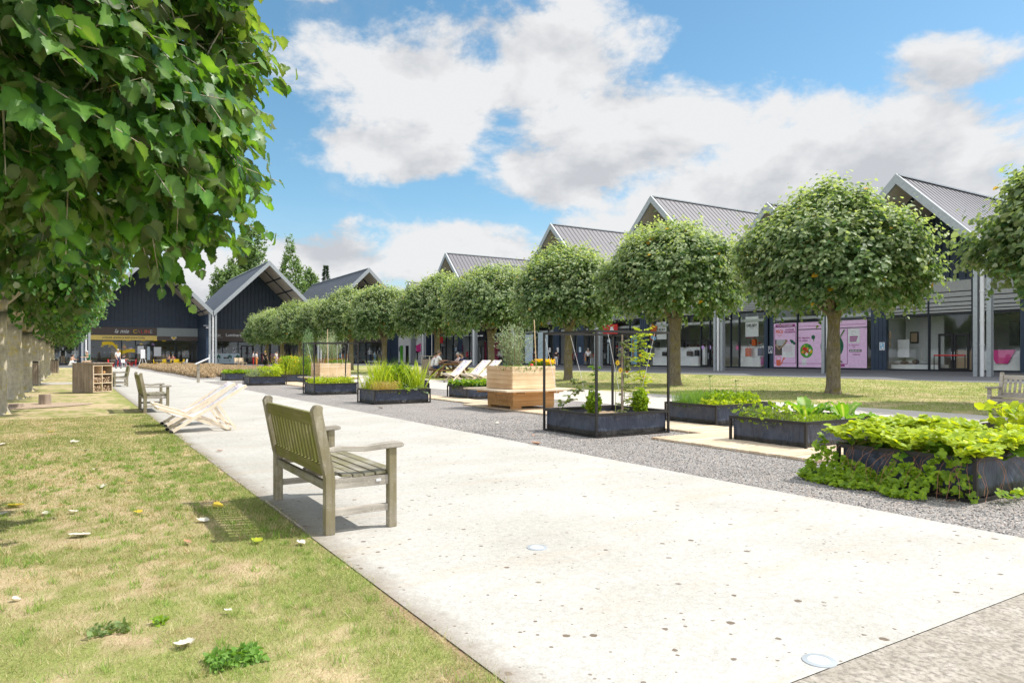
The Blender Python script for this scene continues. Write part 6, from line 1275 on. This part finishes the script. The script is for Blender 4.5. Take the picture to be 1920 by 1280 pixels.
def person(label, loc, rz, kind='stand', shirt=cwhite, legs=denim, hair=hair_d, s=1.0, dress=None, long_hair=False, bag=None, hat=None):
    key = kind; P = pose(kind, 0)
    if key not in PC:
        J = [(P['pel'], .10), (P['spi'], .09), (P['che'], .11), (P['nec'], .05), (P['hea'], .06)]; E = [(0, 1), (1, 2), (2, 3), (3, 4)]
        for sd_ in (-1, 1):
            o = len(J); J += [(P['sho', sd_], .05), (P['elb', sd_], .038), (P['wri', sd_], .024)]; E += [(2, o), (o, o+1), (o+1, o+2)]
            w = Vector(P['wri', sd_]); d = (w-Vector(P['elb', sd_])).normalized(); x = Vector((1, 0, 0)); palm = w+d*.06; J.append((tuple(palm), (.034, .018))); E.append((o+2, o+3)); pi = o+3
            for f in range(4):
                b1 = palm+x*((f-1.5)*.019)+d*.035; b2 = b1+d*(.035+.006*(1.5-abs(f-1.5)))+Vector((0, -.012, -.006)); k = len(J); J += [(tuple(b1), .009), (tuple(b2), .007)]; E += [(pi, k), (k, k+1)]
            k = len(J); J += [(tuple(w+d*.03-x*sd_*.035+Vector((0, -.01, 0))), .010), (tuple(w+d*.065-x*sd_*.05+Vector((0, -.02, 0))), .008)]; E += [(o+2, k), (k, k+1)]
            o = len(J); J += [(P['hip', sd_], .085), (P['kne', sd_], .055), (P['ank', sd_], .036), (P['toe', sd_], .032)]; E += [(0, o), (o, o+1), (o+1, o+2), (o+2, o+3)]
        h = Vector(P['hea']); body = skin_mesh('body', J, E, skin, [(h+Vector((0, .005, .02)), (.075, .093, .115)), (h+Vector((0, -.095, .0)), (.014, .02, .022)), (h+Vector((.078, .0, .0)), (.012, .02, .03)), (h+Vector((-.078, .0, .0)), (.012, .02, .03)), (h+Vector((0, -.083, -.045)), (.024, .008, .007))])
        J = [(P['che'], (.165, .115)), (P['spi'], (.145, .11)), (tuple(Vector(P['pel'])+Vector((0, 0, .02))), (.16, .125))]; E = [(0, 1), (1, 2)]
        for sd_ in (-1, 1): o = len(J); e_ = Vector(P['elb', sd_]).lerp(Vector(P['sho', sd_]), .15); J += [(P['sho', sd_], .068), (tuple(e_), .055)]; E += [(0, o), (o, o+1)]
        sh = skin_mesh('shirt', J, E, cwhite)
        J = [(P['pel'], (.14, .11))]; E = []
        for sd_ in (-1, 1): o = len(J); a_ = Vector(P['ank', sd_]); J += [(P['hip', sd_], .095), (P['kne', sd_], .07), (tuple(a_+Vector((0, 0, .01))), .055)]; E += [(0, o), (o, o+1), (o+1, o+2)]
        tr = skin_mesh('trousers', J, E, denim); PC[key] = (body, sh, tr, h)
    body, sh, tr, h = PC[key]; t = empty('person', loc, rz, s, label=label, cat='person')
    link('body', body, t); a = link('shirt', sh.copy(), t); a.data.materials[0] = shirt; c = link('trousers', tr.copy(), t); c.data.materials[0] = legs
    b = MB(); b.sphere((h.x, h.y+.018, h.z+.045), (.086, .098, .105), 12, 8); 
    if long_hair: b.sphere((h.x, h.y+.06, h.z-.05), (.08, .06, .14), 10, 7)
    b.build('hair', hat or hair, t, smooth=True)
    b = MB(); [b.sphere((h.x+q*.03, h.y-.083, h.z+.018), (.012, .008, .008), 8, 5) for q in (-1, 1)]; b.build('eye', blackm, t)
    for q in (-1, 1): b = MB(); b.sphere((Vector(P['toe', q])+Vector((0, .05, .0))), (.05, .13, .045), 8, 6); b.build('shoe', blackm if legs is not cwhite else tan, t, smooth=True)
    if dress: b = MB(); z1 = P['spi'][2]+.02; b.tube([(0, P['spi'][1], z1), (0, -.02, P['pel'][2]), (0, -.04, .28)], [.13, .18, .34], 14); b.build('skirt', dress, t, smooth=True)
    if bag: b = MB(); w = Vector(P['wri', 1]); b.bb((w.x-.02, w.y-.14, w.z-.36), (w.x+.06, w.y+.14, w.z-.08)); b.tube([(w.x+.02, w.y-.1, w.z-.08), (w.x, w.y, w.z), (w.x+.02, w.y+.1, w.z-.08)], .01, 5); b.build('bag', bag, t)
    return t
# picnic table with four diners. local x across (benches at +-x)
def make_table(label):
    t = empty('picnic_table', label=label, cat='picnic table', group='wooden picnic tables'); b = MB()
    for i in range(5): x = -.36+.18*i; b.bb((x-.085, -1.0, .72), (x+.085, 1.0, .76))
    b.build('table_top', tablewood, t, bevel=.005)
    for s in (-1, 1): b = MB(); b.bb((s*.62, -1.0, .43), (s*.76, 1.0, .47)); b.bb((s*.77, -1.0, .43), (s*.91, 1.0, .47)); b.build('seat', tablewood, t, bevel=.005)
    b = MB()
    for y in (-.7, .7):
        b.beam((-.9, y, .40), (.9, y, .40), .045, .09); b.beam((-.4, y, .69), (.4, y, .69), .045, .07)
        for s in (-1, 1): b.beam((s*.85, y+.046, .01), (s*.32, y+.046, .70), .045, .09)
    b.beam((0, -.68, .41), (0, .68, .69), .045, .07); b.build('leg_frame', tablewood, t); return t
TB = (18.75, 36.9); TR = math.radians(-14)
tbl = make_table('brown picnic table with four people seated at it'); place(tbl, (TB[0], TB[1], .004), TR, 1.12)
def TP(x, y): return (TB[0]+1.12*(x*math.cos(TR)-y*math.sin(TR)), TB[1]+1.12*(x*math.sin(TR)+y*math.cos(TR)), .0)
person('dark-haired person in a white shirt, leftmost at the picnic table', TP(-.72, .72), TR+math.pi/2+.0, 'sit', cwhite, tan, hair_d, 1.10)
person('tall grey-haired person in a white shirt and jeans at the picnic table', TP(-.72, -.25), TR+math.pi/2, 'sit', cwhite, denim, col('hairb', (.16, .11, .08)), 1.2)
person('white-haired person in a pale pink top facing left at the picnic table', TP(.72, .35), TR-math.pi/2, 'sit', col('blush', (.78, .62, .58)), tan, hair_g, 1.12)
person('person in a dark navy top at the right of the picnic table', TP(.72, -.5), TR-math.pi/2, 'sit', darkblue, denim, hair_d, 1.12)
t2 = copy_tree(tbl); place(t2, (17.6, 54.5, .004), 1.2, 1.1, 'empty picnic table behind the far trellis'); t3 = copy_tree(tbl); place(t3, (16.8, 66, .004), 1.3, 1.1, 'empty picnic table behind the tall yellow flowers')
def at(px, py): d = 1322*1.25/(py-668); u = (px-960)/1322; return (d*(.5308+.8475*u), d*(.8475-.5308*u))
def stand(label, px, X=None, Y=None, **k):
    u = (px-960)/1322
    if X is not None: d = X/(.5308+.8475*u); Y = d*(.8475-.5308*u)
    else: d = Y/(.8475-.5308*u); X = d*(.5308+.8475*u)
    rz = k.pop('rz', 0); return person(label, (X, Y, gz(X, Y)-.004), rz, **k)
stand('woman with a black top and white trousers outside the shop window', 1043, X=49.5, rz=2.2, kind='stand', shirt=blackm, legs=cwhite, s=1.12, long_hair=True); stand('man in a white shirt and dark trousers carrying an orange bag', 1103, X=49.5, rz=2.5, kind='walk', shirt=cwhite, legs=blackm, s=1.2, bag=orange, hair=hair_g)
stand('person in black with jeans walking before the pale blue poster', 1003, X=50, rz=2.9, kind='walk', shirt=blackm, legs=denim, s=1.15); stand('shopper in beige inside the shop window left of the white-shirted man', 1088, X=56, rz=1, kind='stand', shirt=tan, legs=greyl, s=1.1)
stand('shopper in white and red just inside the window', 1054, X=56, rz=1, kind='stand', shirt=cwhite, legs=tomato_r, s=1.1, long_hair=True); stand('dark figure inside the open door under the red sign', 1157, X=57, rz=1, kind='stand', shirt=blackm, legs=denim, s=1.15); stand('second figure inside the open door with a red top', 1165, X=58, rz=1, kind='stand', shirt=red, legs=blackm, s=1.1)
stand('walking man in a white tee shirt and dark trousers before the cafe', 221, Y=84, rz=.6, kind='walk', shirt=cwhite, legs=denim, s=1.15, hair=hair_g)
stand('woman in a long white skirt seated behind the insect hotel', 134, Y=90, rz=1.2, kind='sit', shirt=skin, legs=cwhite, s=1.1, dress=cwhite, long_hair=True); stand('person in a green top beside the left steel column', 166, Y=88, rz=-.9, kind='sit', shirt=dgreen, legs=tan, s=1.4, hair=hair_g)
stand('woman in white and orange at the tableware shop door', 475, Y=98, rz=1.4, kind='reach', shirt=cwhite, legs=red, s=1.12, long_hair=True); stand('second woman in white beside the tableware shop door', 481, Y=100, rz=1, kind='stand', shirt=cwhite, legs=orange, s=1.1); stand('person with a yellow sun hat and a black skirt', 497, Y=90, rz=.4, kind='stand', shirt=blackm, legs=blackm, s=1.1, hat=yellow, dress=blackm); stand('person in a white shirt seen between the far trees', 518, Y=96, rz=.7, kind='stand', shirt=cwhite, legs=lav, s=1.12)
stand('seated diner in dark clothes at the left cafe table', 230, Y=99, rz=1.6, kind='sit', shirt=blackm, legs=denim, s=1.1); stand('diner in a dark top at a yellow cafe table', 316, Y=101, rz=.4, kind='sit', shirt=blackm, legs=denim, s=1.1, long_hair=True); stand('diner in a red-patterned top at the yellow cafe table', 325, Y=101, rz=-.4, kind='sit', shirt=wine, legs=denim, s=1.1)
stand('person standing inside the cafe at the right', 345, Y=115, rz=.4, kind='stand', shirt=greyl, legs=denim, s=1.15)

# cafe chairs and tables
def make_chair(colm, label, group):
    t = empty('cafe_chair', label=label, cat='chair', group=group); b = MB(); b.bb((-.22, -.22, .43), (.22, .22, .47)); b.build('seat', colm, t, bevel=.01); b = MB(); b.box((0, .22, .68), (.42, .035, .34), (R(-8), 0, 0)); b.bb((-.2, .19, .45), (-.15, .22, .6)); b.bb((.15, .19, .45), (.2, .22, .6)); b.build('backrest', colm, t)
    for s in (-1, 1):
        for q in (-1, 1): b = MB(); b.beam((s*.18, q*.18, .44), (s*.21, q*.22, 0), .035, .035); b.build('leg', colm, t)
    return t
def set_chairs(colm, spots, labels, group):
    c0 = make_chair(colm, labels[0], group)
    for i, (px, Y, rz) in enumerate(spots):
        c = c0 if i == 0 else copy_tree(c0); u = (px-960)/1322; d = Y/(.8475-.5308*u); X = d*(.5308+.8475*u); place(c, (X, Y, gz(X, Y)), rz, 1.05, labels[i])
set_chairs(red, [(207, 97, 1.3), (217, 98, -1.5), (222, 100, .4), (240, 99, 1.4), (251, 98.5, -1.4)], ['leftmost red cafe chair on the bakery terrace', 'red cafe chair just left of the man in the white tee shirt', 'red cafe chair behind the man in the white tee shirt', 'red cafe chair right of the seated diner in dark clothes', 'rightmost red cafe chair, beside the white easel'], 'red cafe chairs')
set_chairs(yellow, [(292, 97, 1.4), (304, 98, -1.5), (308, 99, 3.0), (318, 100, -1.2), (329, 98, 3.1), (334, 99.5, 2.6), (341, 100.5, -1.3)], ['leftmost yellow cafe chair seen from the side', 'yellow cafe chair second from the left', 'yellow cafe chair close behind the second one', 'yellow cafe chair below the diner in the dark top', 'yellow cafe chair with its back to us, middle', 'yellow cafe chair just right of the middle one', 'rightmost yellow cafe chair next to the white one'], 'yellow cafe chairs')
set_chairs(cwhite, [(232, 98, .3), (347, 99, -1.3)], ['white cafe chair among the red chairs', 'white cafe chair at the right of the yellow chairs'], 'white cafe chairs')
def ctable(px, Y, label):
    u = (px-960)/1322; d = Y/(.8475-.5308*u); X = d*(.5308+.8475*u); t = empty('cafe_table', (X, Y, gz(X, Y)), label=label, cat='table', group='cafe tables'); b = MB(); b.bb((-.45, -.45, .76), (.45, .45, .79)); b.build('table_top', greyl, t); b = MB(); b.tube([(0, 0, 0), (0, 0, .76)], .04, 8); b.bb((-.25, -.25, 0), (.25, .25, .03)); b.build('pedestal', blackm, t)
ctable(212, 97.8, 'cafe table between the left red chairs'); ctable(246, 99.5, 'cafe table between the right red chairs'); ctable(298, 98, 'cafe table between the left yellow chairs'); ctable(324, 99.5, 'cafe table in front of the two diners')
X, Y = at(268, 687); t = empty('easel_board', (X, Y, .01), label='white folding easel sign before the bakery cafe', cat='easel'); b = MB(); b.beam((-.5, 0, 0), (0, 0, 1.6), .06, .06); b.beam((.5, 0, 0), (0, 0, 1.6), .06, .06); b.beam((0, .5, 0), (0, 0, 1.6), .06, .06); b.build('stand', cwhite, t); b = MB(); b.bb((-.25, -.06, 1.0), (.25, -.02, 2.1)); b.build('board', cwhite, t)
t = empty('cafe_sign_stand', (15.2, 98, .01), label='white slanted totem right of the yellow chairs', cat='sign'); b = MB(); b.bb((-.05, -.05, 0), (.05, .05, 1.5)); b.build('post', whitep, t)
X, Y = at(833+0, 672+40); 
# small wooden chairs by the tableware shop, pennant, and a scarecrow-like board
for px, Yq, lb in ((447, 80, 'pale wooden armchair on the grass before the tableware shop'), (456, 78, 'second pale wooden armchair, right of the first one')):
    c = make_chair(plankm, lb, 'pale wooden armchairs'); u = (px-960)/1322; d = Yq/(.8475-.5308*u); place(c, (d*(.5308+.8475*u), Yq, .0), .5, 1.3)
t = empty('pennant_flag', (50.4, 109.5, .1), label='pink and white pennant on a pole before the white panels', cat='flag'); b = MB(); b.tube([(0, 0, 0), (0, 0, 5.4)], .04, 8); b.bb((-.3, -.3, 0), (.3, .3, .06)); b.build('pole', whitep, t); b = MB(); b.prism([(-.9, 2.0), (-.05, 1.9), (-.05, 3.4), (-.9, 3.0)], -.02, .02); b.build('cloth', magenta, t); b = MB(); b.prism([(-.9, 3.0), (-.05, 3.4), (-.05, 5.2), (-.5, 4.8)], -.02, .02); b.build('cloth', cwhite, t)
# clothes sculpture stand: clear bottle-like figure behind the bin is a small fountain bottle
# gravel stones near the camera, one mass
r = np.random.default_rng(77); n = 26000; x = 5.56+r.random(n)*4.5; Y = 1.6+11*r.random(n)**1.5; px = 960+1322*(x*.8475-Y*.5308)/(x*.5308+Y*.8475); k = (px < 1960) & (px > 700); x, Y = x[k], Y[k]; n = len(x)
OV = np.array([(1, 0, 0), (0, 1, 0), (-1, 0, 0), (0, -1, 0), (.1, .1, .8), (0, 0, -.6)])*.5; OF = np.array([(0, 1, 4), (1, 2, 4), (2, 3, 4), (3, 0, 4), (1, 0, 5), (2, 1, 5), (3, 2, 5), (0, 3, 5)])
g = r.random((n, 1)); base = np.where(g < .4, [.19, .185, .18], np.where(g < .8, [.38, .36, .34], np.where(g < .93, [.50, .40, .34], [.72, .70, .67])))
a = r.random(n)*6.28; V = scatter(OV, OF, np.stack([x, Y, np.full(n, .004)], -1), np.stack([np.cos(a), np.sin(a), np.zeros(n)], -1), np.tile([0, 0, 1.0], (n, 1))+r.normal(size=(n, 3))*.3, .008+.013*r.random(n), base*(.8+.4*r.random((n, 1))))
t = NT('stones'); a_ = t.n('ShaderNodeAttribute', attribute_name='Col').outputs['Color']; t.base(a_, .85, .2)
link('gravel_stones', np_mesh('gravel_stones', V[0], V[1], t.m, V[2]), None, label='loose grey and tan gravel stones round the raised beds', cat='gravel', kind='stuff')
